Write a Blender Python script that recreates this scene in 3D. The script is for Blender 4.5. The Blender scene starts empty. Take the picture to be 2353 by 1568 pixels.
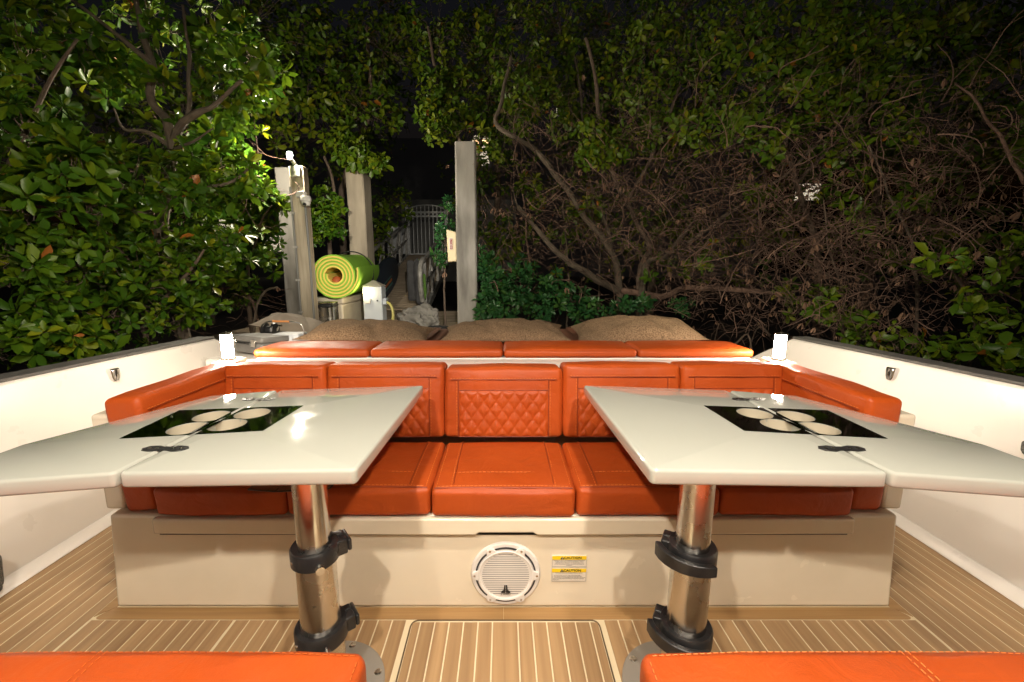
import bpy, bmesh, math, random
import numpy as np
from mathutils import Vector, Matrix, noise as mnoise
R = math.radians
PI = math.pi
rng = np.random.default_rng(7)
random.seed(7)
S = bpy.context.scene
C = S.collection

# ------------------------------------------------------------------ camera
PITCH, FPX, CX, CY, HC = R(9.76), 965.0, 1157.0, 784.0, 1.25
cd = bpy.data.cameras.new('camera')
cam = bpy.data.objects.new('camera', cd); C.objects.link(cam)
cam.location = (0, 0, HC); cam.rotation_euler = (R(90) - PITCH, 0, 0)
cd.sensor_width = 36; cd.lens = FPX / 2353 * 36; cd.shift_x = (1176.5 - CX) / 2353
cd.clip_start = 0.02; cd.clip_end = 400
S.camera = cam
# ------------------------------------------------------------------ night sky, faint added fill
w = bpy.data.worlds.new('World'); S.world = w; w.use_nodes = True
nt = w.node_tree; bg = nt.nodes['Background']
sky = nt.nodes.new('ShaderNodeTexSky'); sky.sky_type = 'NISHITA'; sky.sun_disc = False
sky.sun_elevation = R(-3.2); sky.sun_rotation = R(200)
nt.links.new(sky.outputs[0], bg.inputs[0]); bg.inputs[1].default_value = 0.12
sl = bpy.data.lights.new('fill_sun', 'SUN'); sl.energy = 0.035; sl.angle = R(15); sl.color = (1, .93, .8)  # weak sun lamp added as soft fill on the foliage from behind the camera
so = bpy.data.objects.new('fill_sun', sl); C.objects.link(so); so.rotation_euler = (R(62), 0, R(-12))
S.view_settings.view_transform = 'Standard'; S.view_settings.look = 'None'
S.view_settings.exposure = 0.0; S.view_settings.gamma = 1.0
S.render.engine = 'CYCLES'

def at(px, py, x=None, y=None, z=None):
    """point of the place seen at a pixel of the 2353-wide photograph, on the plane x=, y= or z="""
    dx = (px - CX) / FPX; dv = (CY - py) / FPX
    d = Vector((dx, math.cos(PITCH) + dv * math.sin(PITCH), -math.sin(PITCH) + dv * math.cos(PITCH)))
    if y is not None: t = y / d.y
    elif z is not None: t = (z - HC) / d.z
    else: t = x / d.x
    return Vector((0, 0, HC)) + d * t

# ------------------------------------------------------------------ materials
MATS = {}
def mat(name, col, rough=.5, metal=0., col2=None, nscale=6., nstretch=(1, 1, 1), bump=0., bscale=40., coat=0., spec=.5,
        rvar=0., contrast=(.35, .65), objrand=0., sheen=0., detail=5., crease=0.):
    if name in MATS: return MATS[name]
    m = bpy.data.materials.new(name); m.use_nodes = True; n = m.node_tree; b = n.nodes['Principled BSDF']
    b.inputs['Base Color'].default_value = (*col, 1); b.inputs['Roughness'].default_value = rough
    b.inputs['Metallic'].default_value = metal; b.inputs['Coat Weight'].default_value = coat
    b.inputs['Coat Roughness'].default_value = .05
    b.inputs['Specular IOR Level'].default_value = spec; b.inputs['Sheen Weight'].default_value = sheen
    g = n.nodes.new('ShaderNodeNewGeometry'); mp = n.nodes.new('ShaderNodeMapping')
    mp.inputs['Scale'].default_value = nstretch
    n.links.new(g.outputs['Position'], mp.inputs['Vector'])
    nz = n.nodes.new('ShaderNodeTexNoise'); nz.inputs['Scale'].default_value = nscale; nz.inputs['Detail'].default_value = detail
    n.links.new(mp.outputs[0], nz.inputs['Vector'])
    if col2 is not None:
        rp = n.nodes.new('ShaderNodeMapRange'); rp.inputs[1].default_value = contrast[0]; rp.inputs[2].default_value = contrast[1]
        n.links.new(nz.outputs['Fac'], rp.inputs[0])
        mx = n.nodes.new('ShaderNodeMix'); mx.data_type = 'RGBA'
        mx.inputs[6].default_value = (*col, 1); mx.inputs[7].default_value = (*col2, 1)
        n.links.new(rp.outputs[0], mx.inputs[0]); out = mx.outputs[2]
        if objrand:
            oi = n.nodes.new('ShaderNodeObjectInfo'); hs = n.nodes.new('ShaderNodeHueSaturation')
            mr = n.nodes.new('ShaderNodeMapRange'); mr.inputs[3].default_value = 1 - objrand; mr.inputs[4].default_value = 1 + objrand
            n.links.new(oi.outputs['Random'], mr.inputs[0]); n.links.new(mr.outputs[0], hs.inputs['Value'])
            n.links.new(out, hs.inputs['Color']); out = hs.outputs[0]
        n.links.new(out, b.inputs['Base Color'])
    if rvar:
        r2 = n.nodes.new('ShaderNodeMapRange'); r2.inputs[1].default_value = .3; r2.inputs[2].default_value = .7
        r2.inputs[3].default_value = max(.01, rough - rvar); r2.inputs[4].default_value = rough + rvar
        n3 = n.nodes.new('ShaderNodeTexNoise'); n3.inputs['Scale'].default_value = 9; n3.inputs['Detail'].default_value = 8
        n.links.new(g.outputs['Position'], n3.inputs['Vector'])
        n.links.new(n3.outputs['Fac'], r2.inputs[0]); n.links.new(r2.outputs[0], b.inputs['Roughness'])
    if bump:
        n2 = n.nodes.new('ShaderNodeTexNoise'); n2.inputs['Scale'].default_value = bscale; n2.inputs['Detail'].default_value = 6
        n.links.new(mp.outputs[0], n2.inputs['Vector'])
        bp = n.nodes.new('ShaderNodeBump'); bp.inputs['Strength'].default_value = bump; bp.inputs['Distance'].default_value = .004
        n.links.new(n2.outputs['Fac'], bp.inputs['Height']); n.links.new(bp.outputs[0], b.inputs['Normal'])
        if crease:
            n4 = n.nodes.new('ShaderNodeTexNoise'); n4.inputs['Scale'].default_value = 9; n4.inputs['Detail'].default_value = 4; n4.inputs['Distortion'].default_value = 1.2
            n.links.new(g.outputs['Position'], n4.inputs['Vector'])
            b2 = n.nodes.new('ShaderNodeBump'); b2.inputs['Strength'].default_value = crease; b2.inputs['Distance'].default_value = .02
            n.links.new(n4.outputs['Fac'], b2.inputs['Height']); n.links.new(b2.outputs[0], bp.inputs['Normal'])
    MATS[name] = m
    return m
def emit(name, col, strength):
    m = bpy.data.materials.new(name); m.use_nodes = True; b = m.node_tree.nodes['Principled BSDF']
    b.inputs['Base Color'].default_value = (*col, 1)
    b.inputs['Emission Color'].default_value = (*col, 1); b.inputs['Emission Strength'].default_value = strength
    return m
def leafmat(name, stops, rough=.38, trans=.25):
    m = bpy.data.materials.new(name); m.use_nodes = True; n = m.node_tree; b = n.nodes['Principled BSDF']
    a = n.nodes.new('ShaderNodeAttribute'); a.attribute_name = 'leafvar'
    cr = n.nodes.new('ShaderNodeValToRGB'); el = cr.color_ramp.elements
    el[0].position = stops[0][0]; el[0].color = (*stops[0][1], 1)
    el[1].position = stops[-1][0]; el[1].color = (*stops[-1][1], 1)
    for p, c in stops[1:-1]:
        e = el.new(p); e.color = (*c, 1)
    n.links.new(a.outputs['Fac'], cr.inputs[0]); n.links.new(cr.outputs[0], b.inputs['Base Color'])
    b.inputs['Roughness'].default_value = rough; b.inputs['Specular IOR Level'].default_value = .30
    tr = n.nodes.new('ShaderNodeBsdfTranslucent'); mx = n.nodes.new('ShaderNodeMixShader'); mx.inputs[0].default_value = trans
    n.links.new(cr.outputs[0], tr.inputs[0]); n.links.new(b.outputs[0], mx.inputs[1]); n.links.new(tr.outputs[0], mx.inputs[2])
    n.links.new(mx.outputs[0], n.nodes['Material Output'].inputs[0])
    return m

ORANGE = mat('orange_vinyl', (.45, .074, .010), .48, col2=(.37, .057, .008), nscale=3, bump=.16, bscale=330, spec=.32, rvar=.10, crease=.34)
ORANGE_DK = mat('orange_vinyl_seam', (.26, .036, .005), .55)
STITCH = mat('orange_thread', (.72, .20, .04), .6)
CREAM = mat('cream_gelcoat', (.77, .69, .55), .20, col2=(.70, .62, .48), nscale=3.5, coat=.35, rvar=.08, contrast=(.46, .8), detail=9)
WHITE = mat('white_gelcoat', (.80, .76, .71), .34, col2=(.75, .705, .65), nscale=2.5, rvar=.08, contrast=(.48, .82), detail=9)
TABLE = mat('table_gelcoat', (.42, .43, .385), .07, col2=(.40, .41, .365), nscale=2, coat=.5, rvar=.06)
MIRROR = mat('black_mirror_acrylic', (.20, .22, .24), .06, 1., rvar=.04)
STEEL = mat('brushed_steel', (.62, .60, .56), .24, 1., col2=(.50, .48, .45), nscale=10, nstretch=(1, 1, .25), rvar=.10)
CHROME = mat('polished_chrome', (.75, .75, .75), .08, 1.)
BLACK = mat('black_plastic', (.010, .010, .011), .36, col2=(.02, .02, .021), nscale=30, bump=.1, bscale=200, rvar=.12)
BLACKIN = mat('gap_shade_black', (.006, .006, .006), .8)  # black that stands in for shade in the lid gap
TEAK = mat('teak', (.41, .262, .13), .5, col2=(.29, .175, .085), nscale=26, nstretch=(1.6, .05, 1.6), contrast=(.34, .72), objrand=.08, bump=.1, bscale=60, detail=8)
MARGIN = mat('teak_margin', (.40, .235, .095), .5, col2=(.30, .17, .065), nscale=26, nstretch=(.06, 1.6, 1.6), objrand=.05, bump=.1, bscale=60)
CAULK = mat('caulking', (.70, .60, .41), .6)
GREYDISC = mat('grey_base_plate', (.30, .28, .25), .45, .3)
CAPGREY = mat('grey_nonskid_cap', (.13, .125, .115), .7, col2=(.10, .096, .09), nscale=8, bump=.4, bscale=500)
SPK = mat('white_speaker_plastic', (.74, .71, .68), .35)
SPKDK = mat('speaker_slot', (.03, .03, .035), .6)
PILLOWM = mat('brown_pile_fabric', (.26, .175, .105), .95, col2=(.095, .06, .035), nscale=130, contrast=(.34, .68), bump=.8, bscale=260, spec=.1)
GREYFAB = mat('grey_taupe_fabric', (.24, .20, .155), .9, col2=(.20, .165, .13), nscale=5, bump=.2, bscale=250)
TARP = mat('grey_canvas', (.26, .245, .22), .9, col2=(.19, .18, .16), nscale=4, bump=.2, bscale=120)
CONC = mat('concrete', (.40, .345, .27), .85, col2=(.25, .215, .17), nscale=2.4, nstretch=(3, 3, .6), bump=.6, bscale=55, contrast=(.36, .70), detail=10)
CONC2 = mat('weathered_concrete', (.35, .335, .31), .85, col2=(.12, .112, .10), nscale=1.6, nstretch=(2.4, 2.4, .55), bump=.6, bscale=50, contrast=(.40, .66), detail=9)
ALU = mat('weathered_aluminium', (.52, .51, .48), .5, .15, col2=(.25, .24, .225), nscale=9, rvar=.1)
GATEM = mat('pale_gate_paint', (.62, .64, .65), .5, col2=(.5, .51, .52), nscale=10)
DOCKW = mat('dock_wood', (.56, .45, .33), .85, col2=(.38, .29, .2), nscale=18, nstretch=(.1, 2, 2), objrand=.12, bump=.3, bscale=40)
BARK = mat('mangrove_bark', (.155, .115, .085), .9, col2=(.085, .06, .045), nscale=14, bump=.9, bscale=45, contrast=(.3, .7))
BARK2 = mat('pale_bark', (.165, .13, .095), .9, col2=(.08, .062, .047), nscale=10, bump=.9, bscale=40, contrast=(.3, .7))
TWIGM = mat('dead_twig', (.25, .155, .115), .9, col2=(.07, .042, .032), nscale=3, contrast=(.3, .7))
MUD = mat('mud', (.035, .026, .019), .75, col2=(.02, .015, .011), nscale=3, bump=1., bscale=9)
WATER = mat('water', (.006, .010, .010), .04, bump=.25, bscale=3, spec=.5)
LEAF_BIG = leafmat('mangrove_leaf', [(0, (.022, .075, .008)), (.40, (.055, .130, .008)), (.72, (.13, .20, .008)), (.93, (.28, .28, .012)), (.985, (.28, .22, .03)), (1., (.34, .12, .02))])
LEAF_SM = leafmat('small_leaf', [(0, (.032, .085, .008)), (.4, (.080, .150, .009)), (.75, (.17, .21, .010)), (.96, (.29, .26, .015)), (1., (.33, .13, .02))])
LEAF_BUSH = leafmat('bush_leaf', [(0, (.022, .085, .035)), (.5, (.038, .13, .035)), (.9, (.075, .17, .03)), (1., (.16, .2, .03))], .3)
LEAF_DEAD = leafmat('dead_leaf', [(0, (.15, .09, .06)), (.6, (.22, .13, .085)), (1., (.17, .11, .08))], .8, .1)

# ------------------------------------------------------------------ mesh helpers
class MB:
    def __init__(s): s.v = []; s.f = []
    def add(s, vs, fs):
        o = len(s.v); s.v += [tuple(v) for v in vs]; s.f += [tuple(i + o for i in f) for f in fs]; return s
    def box(s, x0, x1, y0, y1, z0, z1):
        return s.add([(x0, y0, z0), (x1, y0, z0), (x1, y1, z0), (x0, y1, z0), (x0, y0, z1), (x1, y0, z1), (x1, y1, z1), (x0, y1, z1)],
                     [(0, 3, 2, 1), (4, 5, 6, 7), (0, 1, 5, 4), (1, 2, 6, 5), (2, 3, 7, 6), (3, 0, 4, 7)])
    def hexa(s, b, t):
        return s.add(list(b) + list(t), [(0, 3, 2, 1), (4, 5, 6, 7), (0, 1, 5, 4), (1, 2, 6, 5), (2, 3, 7, 6), (3, 0, 4, 7)])
    def tube(s, pts, r, n=8, cap=True):
        pts = [Vector(p) for p in pts]; k = len(pts)
        rs = r if isinstance(r, (list, tuple)) else [r] * k
        o = len(s.v); prev = None
        for i, p in enumerate(pts):
            t = (pts[min(i + 1, k - 1)] - pts[max(i - 1, 0)]).normalized()
            if prev is None:
                a = Vector((0, 0, 1)) if abs(t.z) < .9 else Vector((1, 0, 0))
                u = t.cross(a).normalized()
            else:
                u = (prev - t * prev.dot(t)).normalized()
            prev = u; q = t.cross(u)
            for j in range(n):
                a = 2 * PI * j / n
                s.v.append(tuple(p + (u * math.cos(a) + q * math.sin(a)) * rs[i]))
        for i in range(k - 1):
            for j in range(n):
                s.f.append((o + i * n + j, o + i * n + (j + 1) % n, o + (i + 1) * n + (j + 1) % n, o + (i + 1) * n + j))
        if cap:
            s.f.append(tuple(o + j for j in range(n))[::-1]); s.f.append(tuple(o + (k - 1) * n + j for j in range(n)))
        return s
    def lathe(s, prof, n=32, c=(0, 0, 0), axis='z', closed=False):
        o = len(s.v); k = len(prof)
        for r, h in prof:
            for j in range(n):
                a = 2 * PI * j / n
                p = (r * math.cos(a), r * math.sin(a), h)
                if axis == 'y': p = (p[0], -p[2], p[1])
                if axis == 'x': p = (p[2], p[0], p[1])
                s.v.append((p[0] + c[0], p[1] + c[1], p[2] + c[2]))
        kk = k if closed else k - 1
        for i in range(kk):
            for j in range(n):
                i2 = (i + 1) % k
                s.f.append((o + i * n + j, o + i * n + (j + 1) % n, o + i2 * n + (j + 1) % n, o + i2 * n + j))
        if not closed:
            s.f.append(tuple(o + j for j in range(n))[::-1]); s.f.append(tuple(o + (k - 1) * n + j for j in range(n)))
        return s
    def prism(s, poly, z0, z1):
        n = len(poly); o = len(s.v)
        s.v += [(p[0], p[1], z0) for p in poly] + [(p[0], p[1], z1) for p in poly]
        s.f.append(tuple(o + i for i in range(n))[::-1]); s.f.append(tuple(o + n + i for i in range(n)))
        for i in range(n): s.f.append((o + i, o + (i + 1) % n, o + n + (i + 1) % n, o + n + i))
        return s
    def prism_y(s, poly, y0, y1):            # poly in x,z
        n = len(poly); o = len(s.v)
        s.v += [(p[0], y0, p[1]) for p in poly] + [(p[0], y1, p[1]) for p in poly]
        s.f.append(tuple(o + i for i in range(n))); s.f.append(tuple(o + n + i for i in range(n))[::-1])
        for i in range(n): s.f.append((o + i, o + n + i, o + n + (i + 1) % n, o + (i + 1) % n))
        return s
    def prism_x(s, poly, x0, x1):            # poly in y,z
        n = len(poly); o = len(s.v)
        s.v += [(x0, p[0], p[1]) for p in poly] + [(x1, p[0], p[1]) for p in poly]
        s.f.append(tuple(o + i for i in range(n))[::-1]); s.f.append(tuple(o + n + i for i in range(n)))
        for i in range(n): s.f.append((o + i, o + (i + 1) % n, o + n + (i + 1) % n, o + n + i))
        return s
    def mesh(s, name):
        me = bpy.data.meshes.new(name); me.from_pydata(s.v, [], s.f)
        bm = bmesh.new(); bm.from_mesh(me); bmesh.ops.recalc_face_normals(bm, faces=bm.faces); bm.to_mesh(me); bm.free()
        return me
    def build(s, name, m, parent=None, bevel=0., seg=2, smooth=True, loc=None):
        o = bpy.data.objects.new(name, s.mesh(name)); C.objects.link(o); fin(o, m, parent, bevel, seg, smooth)
        if loc is not None: o.location = loc
        return o
def fin(o, m, parent=None, bevel=0., seg=2, smooth=True):
    if m is not None: o.data.materials.append(m)
    if bevel:
        b = o.modifiers.new('bevel', 'BEVEL'); b.width = bevel; b.segments = seg; b.limit_method = 'ANGLE'; b.angle_limit = R(35)
        b.harden_normals = False
    if smooth:
        o.data.polygons.foreach_set('use_smooth', [True] * len(o.data.polygons))
        try: o.data.set_sharp_from_angle(angle=R(40))
        except Exception: pass
    if parent is not None: o.parent = parent; o.matrix_parent_inverse = Matrix.Translation(parent.location).inverted() if parent.type == 'EMPTY' and not parent.get('_local') else Matrix()
    return o
def tag(o, label=None, cat=None, group=None, kind=None):
    if label: o['label'] = label
    if cat: o['category'] = cat
    if group: o['group'] = group
    if kind: o['kind'] = kind
    return o
def empty(name, loc, label=None, cat=None, group=None):
    o = bpy.data.objects.new(name, None); C.objects.link(o); o.location = loc; o.empty_display_size = .1
    return tag(o, label, cat, group)
def sub(o, parent):                               # o becomes a sub-part; both meshes are in world coordinates
    o.parent = parent; return o
def npmesh(name, v, f, m=None, parent=None, smooth=True, var=None):
    me = bpy.data.meshes.new(name); v = np.asarray(v, np.float32); f = np.asarray(f, np.int32); k = f.shape[1]
    me.vertices.add(len(v)); me.vertices.foreach_set('co', v.ravel())
    me.loops.add(f.size); me.loops.foreach_set('vertex_index', f.ravel())
    me.polygons.add(len(f)); me.polygons.foreach_set('loop_start', np.arange(0, f.size, k, dtype=np.int32))
    me.polygons.foreach_set('use_smooth', np.full(len(f), smooth, dtype=bool))
    if var is not None:
        a = me.attributes.new('leafvar', 'FLOAT', 'POINT'); a.data.foreach_set('value', np.asarray(var, np.float32))
    me.update(calc_edges=True)
    o = bpy.data.objects.new(name, me); C.objects.link(o)
    if m is not None: me.materials.append(m)
    if parent is not None:
        o.parent = parent; o.matrix_parent_inverse = Matrix.Translation(parent.location).inverted()
    return o
def rbox(name, c, s, r, m, parent=None, puff=(0, 0, 0), cuts=12, wob=0., rot=None, shear=0., seed=0):
    """upholstered box: rounded edges, faces that swell, slightly uneven"""
    bm = bmesh.new(); bmesh.ops.create_cube(bm, size=1)
    bmesh.ops.subdivide_edges(bm, edges=bm.edges[:], cuts=cuts, use_grid_fill=True)
    n = cuts + 1; h = Vector(s) / 2
    def axis(S):
        a = [0, r * .3, r * .65, r]; mid = n - 6
        return a[:3] + [r + (S - 2 * r) * i / mid for i in range(mid + 1)] + [S - r * .65, S - r * .3, S]
    ax = [axis(S) for S in s]
    for v in bm.verts:
        q = Vector([ax[i][round((v.co[i] + .5) * n)] - h[i] for i in range(3)])
        nn = Vector([max(-1, min(1, q[i] / h[i])) for i in range(3)])
        inner = Vector([max(-(h[i] - r), min(h[i] - r, q[i])) for i in range(3)])
        d = q - inner
        if d.length > 1e-9: q = inner + d.normalized() * r
        p = [q.x, q.y, q.z]
        for i in range(3):
            j, k = (i + 1) % 3, (i + 2) % 3
            if puff[i]: p[i] += math.copysign(1, nn[i]) * puff[i] * abs(nn[i]) ** 3 * (1 - nn[j] ** 4) * (1 - nn[k] ** 4)
        q = Vector(p)
        if wob:
            nv = mnoise.noise_vector(q * 7 + Vector((seed * 3.1, seed, 0))); q += nv * wob
        q.z += 0; q.y += shear * (q.z / h.z if h.z else 0)
        v.co = q
    me = bpy.data.meshes.new(name); bm.to_mesh(me); bm.free()
    if rot is not None: me.transform(rot)
    me.transform(Matrix.Translation(c))
    o = bpy.data.objects.new(name, me); C.objects.link(o)
    return fin(o, m, parent)
def circle(cx, cy, r, n=32):
    return [(cx + r * math.cos(2 * PI * i / n), cy + r * math.sin(2 * PI * i / n)) for i in range(n)]
def fillet(poly, rad, k=5):
    out = []; n = len(poly)
    for i in range(n):
        p0, p1, p2 = Vector(poly[i - 1]), Vector(poly[i]), Vector(poly[(i + 1) % n])
        rr = rad[i] if isinstance(rad, (list, tuple)) else rad
        if rr <= 0: out.append(tuple(p1)); continue
        a = (p0 - p1).normalized(); b = (p2 - p1).normalized(); ang = a.angle(b); d = min(rr / math.tan(ang / 2), (p0 - p1).length * .45, (p2 - p1).length * .45)
        s, e = p1 + a * d, p1 + b * d
        for j in range(k + 1):
            t = j / k; out.append(tuple(s * (1 - t) ** 2 + p1 * 2 * t * (1 - t) + e * t * t))
    return out
def inset(poly, d):
    n = len(poly); out = []; A = sum(poly[i - 1][0] * poly[i][1] - poly[i][0] * poly[i - 1][1] for i in range(n)); sg = 1 if A > 0 else -1
    for i in range(n):
        p0, p1, p2 = Vector(poly[i - 1]), Vector(poly[i]), Vector(poly[(i + 1) % n])
        e1 = (p1 - p0).normalized(); e2 = (p2 - p1).normalized()
        n1 = Vector((-e1.y, e1.x)) * sg; n2 = Vector((-e2.y, e2.x)) * sg
        m = (n1 + n2).normalized(); k = max(.5, m.dot(n1)); out.append(tuple(p1 + m * d / k))
    return out
def slab(name, poly, holes, z0, z1, br, m, parent, seg=3, hole_floor=None):
    """flat board with rounded edges and true round holes"""
    bm = bmesh.new(); rings = []
    ths = [i * PI / 2 / seg for i in range(seg + 1)]
    prof = [(br * (1 - math.cos(t)), z0 + br * (1 - math.sin(t))) for t in ths[::-1]] + [(br * (1 - math.cos(t)), z1 - br * (1 - math.sin(t))) for t in ths]
    for off, z in prof:
        rings.append([bm.verts.new((p[0], p[1], z)) for p in (inset(poly, off) if off > 1e-9 else poly)])
    n = len(poly)
    for a, b in zip(rings[:-1], rings[1:]):
        for i in range(n): bm.faces.new((a[i], a[(i + 1) % n], b[(i + 1) % n], b[i]))
    for ring, z in ((rings[0], z0), (rings[-1], z1)):
        es = [bm.edges.get((ring[i], ring[(i + 1) % n])) or bm.edges.new((ring[i], ring[(i + 1) % n])) for i in range(n)]
        hv = []
        for h in holes:
            vs = [bm.verts.new((p[0], p[1], z)) for p in h]; hv.append(vs)
            es += [bm.edges.new((vs[i], vs[(i + 1) % len(vs)])) for i in range(len(vs))]
        bmesh.ops.triangle_fill(bm, edges=es, use_beauty=True)
        if z == z0: low = hv
        else:
            for a, b in zip(low, hv):
                for i in range(len(a)): bm.faces.new((a[i], a[(i + 1) % len(a)], b[(i + 1) % len(a)], b[i]))
    bmesh.ops.recalc_face_normals(bm, faces=bm.faces)
    me = bpy.data.meshes.new(name); bm.to_mesh(me); bm.free()
    o = bpy.data.objects.new(name, me); C.objects.link(o)
    return fin(o, m, parent)
def text(name, body, size, m, parent, mtx, align='CENTER', ext=.0004, space=1., bold=0.):
    cu = bpy.data.curves.new(name, 'FONT'); cu.body = body; cu.size = size; cu.align_x = align; cu.align_y = 'CENTER'; cu.extrude = ext
    cu.space_line = space; cu.resolution_u = 2; cu.offset = bold
    t = bpy.data.objects.new(name, cu); C.objects.link(t)
    bpy.context.view_layer.update()
    me = bpy.data.meshes.new_from_object(t.evaluated_get(bpy.context.evaluated_depsgraph_get()))
    bpy.data.objects.remove(t); me.transform(mtx); me.name = name
    o = bpy.data.objects.new(name, me); C.objects.link(o)
    return fin(o, m, parent, smooth=False)
def lamp(name, kind, loc, energy, col, parent=None, **kw):
    l = bpy.data.lights.new(name, kind); l.energy = energy; l.color = col
    for k, v in kw.items():
        if k != 'aim': setattr(l, k, v)
    o = bpy.data.objects.new(name, l); C.objects.link(o); o.location = loc
    if 'aim' in kw: o.rotation_euler = (Vector(kw['aim']) - Vector(loc)).to_track_quat('-Z', 'Y').to_euler()
    if parent is not None: o.parent = parent; o.matrix_parent_inverse = Matrix.Translation(parent.location).inverted()
    return o

# ================================================================== THE BOAT
DEEP = 1.379                 # front of the sofa base
SEATZ, BACKY = .385, 1.80
# ---- cockpit floor with single teak planks
fl = MB().box(-2.0, 2.0, -1.2, 2.7, -.05, -.0016).build('cockpit_floor', CAULK, smooth=False); tag(fl, kind='structure')
PITCHP, GAP = .0516, .0048
def plank(x0, x1, y0, y1, m=TEAK, name='plank', ztop=0.):
    xm, ym = (x0 + x1) / 2, (y0 + y1) / 2
    key = (round(x1 - x0, 4), round(y1 - y0, 3))
    if key not in PL:
        mb = MB(); a, b = (x1 - x0) / 2, (y1 - y0) / 2; c = .0012
        mb.hexa([(-a, -b, -.006), (a, -b, -.006), (a, b, -.006), (-a, b, -.006)], [(-a, -b, -c), (a, -b, -c), (a, b, -c), (-a, b, -c)])
        mb.hexa([(-a, -b, -c), (a, -b, -c), (a, b, -c), (-a, b, -c)], [(-a + c, -b + c, 0), (a - c, -b + c, 0), (a - c, b - c, 0), (-a + c, b - c, 0)])
        mb.f = [f for i, f in enumerate(mb.f) if i not in (1, 6)]
        PL[key] = mb.mesh(name); PL[key].materials.append(m)
    o = bpy.data.objects.new(name, PL[key]); C.objects.link(o); o.location = (xm, ym, ztop); o.parent = fl
    return o
PL = {}
X0 = .006; HATCH = .336; YM = DEEP - .052
edges = [(-.043, .043)]
x = .043 + GAP
while x + PITCHP - GAP < 1.96:
    edges.append((x, x + PITCHP - GAP)); edges.append((-x - PITCHP + GAP, -x)); x += PITCHP
XE = 1.4985
for a, b in edges:
    lim = max(abs(a), abs(b)); mn = min(abs(a), abs(b)) if a * b > 0 else 0; sg = 1 if a + b > 0 else -1
    for (lo, hi, y0, y1) in ((0 if mn == 0 else mn, min(lim, HATCH - .004), .45, YM - .012), (max(mn, HATCH + .008), min(lim, XE - .005), .0, YM - .003), (max(mn, XE), lim, .0, 2.66)):
        if mn == 0 and lo == 0:
            plank(a + X0, b + X0, y0, y1); break
        if hi - lo > .010:
            q = sorted((sg * lo, sg * hi)); plank(q[0] + (X0 if hi < 1 else 0), q[1] + (X0 if hi < 1 else 0), y0, y1)
for s in (-1, 1):            # margin boards round the sofa base
    mb = MB().prism(fillet([(s * 0.0004, YM), (s * 1.492, YM), (s * 1.452, DEEP + .002), (s * .0004, DEEP + .002)], [0, .02, 0, 0], 4), -.006, .0005)
    o = mb.build('margin_board', MARGIN, None, smooth=False); o.parent = fl
    mb = MB().prism([(s * 1.450, DEEP + .005), (s * 1.494, YM + .012), (s * 1.494, 2.66), (s * 1.450, 2.66)], -.006, .0005)
    o = mb.build('margin_board', MARGIN, None, smooth=False); o.parent = fl
gv = fillet([(X0 - HATCH, .44), (X0 + HATCH, .44), (X0 + HATCH, YM - .004), (X0 - HATCH, YM - .004)], .03, 6)
mb = MB(); g3 = [Vector((p[0], p[1], -.0005)) for p in gv]; mb.tube(g3 + [g3[0]], .0028, 5, False)
o = mb.build('hatch_groove', mat('groove', (.12, .08, .04), .8), None); o.parent = fl

# ---- bulwarks
def bulwark(s, label):
    e = empty('bulwark', (s * 2.0, 1.5, 0), label, 'bulwark', 'boat sides')
    xi0, xi1, xo = s * 1.975, s * 2.10, s * 2.225
    A, ya, yb, ze = -.6, 3.0, 3.55, .50
    sec = lambda y, zt: [(xi0, y, -.05), (s * 2.06, y, zt - .02 if zt < .6 else .55), (xi1, y, zt), (xo, y, zt), (s * 2.28, y, zt - .12), (s * 2.05, y, -.75)]
    ys = [(-.9, .79), (.4, .79), (1.5, .783), (2.3, .765), (3.02, .748), (3.50, .50), (3.9, .42)]
    m = MB(); o0 = len(m.v)
    for y, zt in ys: m.v += sec(y, zt)
    for i in range(len(ys) - 1):
        for j in range(6):
            m.f.append((i * 6 + j, i * 6 + (j + 1) % 6, (i + 1) * 6 + (j + 1) % 6, (i + 1) * 6 + j))
    m.f += [tuple(range(6)), tuple((len(ys) - 1) * 6 + j for j in range(6))]
    m.build('side_wall', WHITE, e, .012, 2)
    m = MB()
    for i in range(4):
        (y0, z0), (y1, z1) = ys[i], ys[i + 1]
        for (a, za, b, zb) in ((y0, z0, y1, z1),):
            m.hexa([(xi1 + s * .004, a, za + .001), (xo - s * .002, a, za + .001), (xo - s * .002, b, zb + .001), (xi1 + s * .004, b, zb + .001)],
                   [(xi1 + s * .004, a, za + .016), (xo - s * .002, a, za + .016), (xo - s * .002, b, zb + .016), (xi1 + s * .004, b, zb + .016)])
    m.build('cap_rail', CAPGREY, e, .003, 1)
    MB().prism_y([(s * 1.935, .001), (s * 1.978, .001), (s * 1.983, .042), (s * 1.972, .04)], -.4, 2.7).build('kick_strip', WHITE, e, .003, 1)
    return e
bl = bulwark(-1, 'white boat side with grey cap along the left edge')
br_ = bulwark(1, 'white boat side with grey cap along the right edge')
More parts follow.
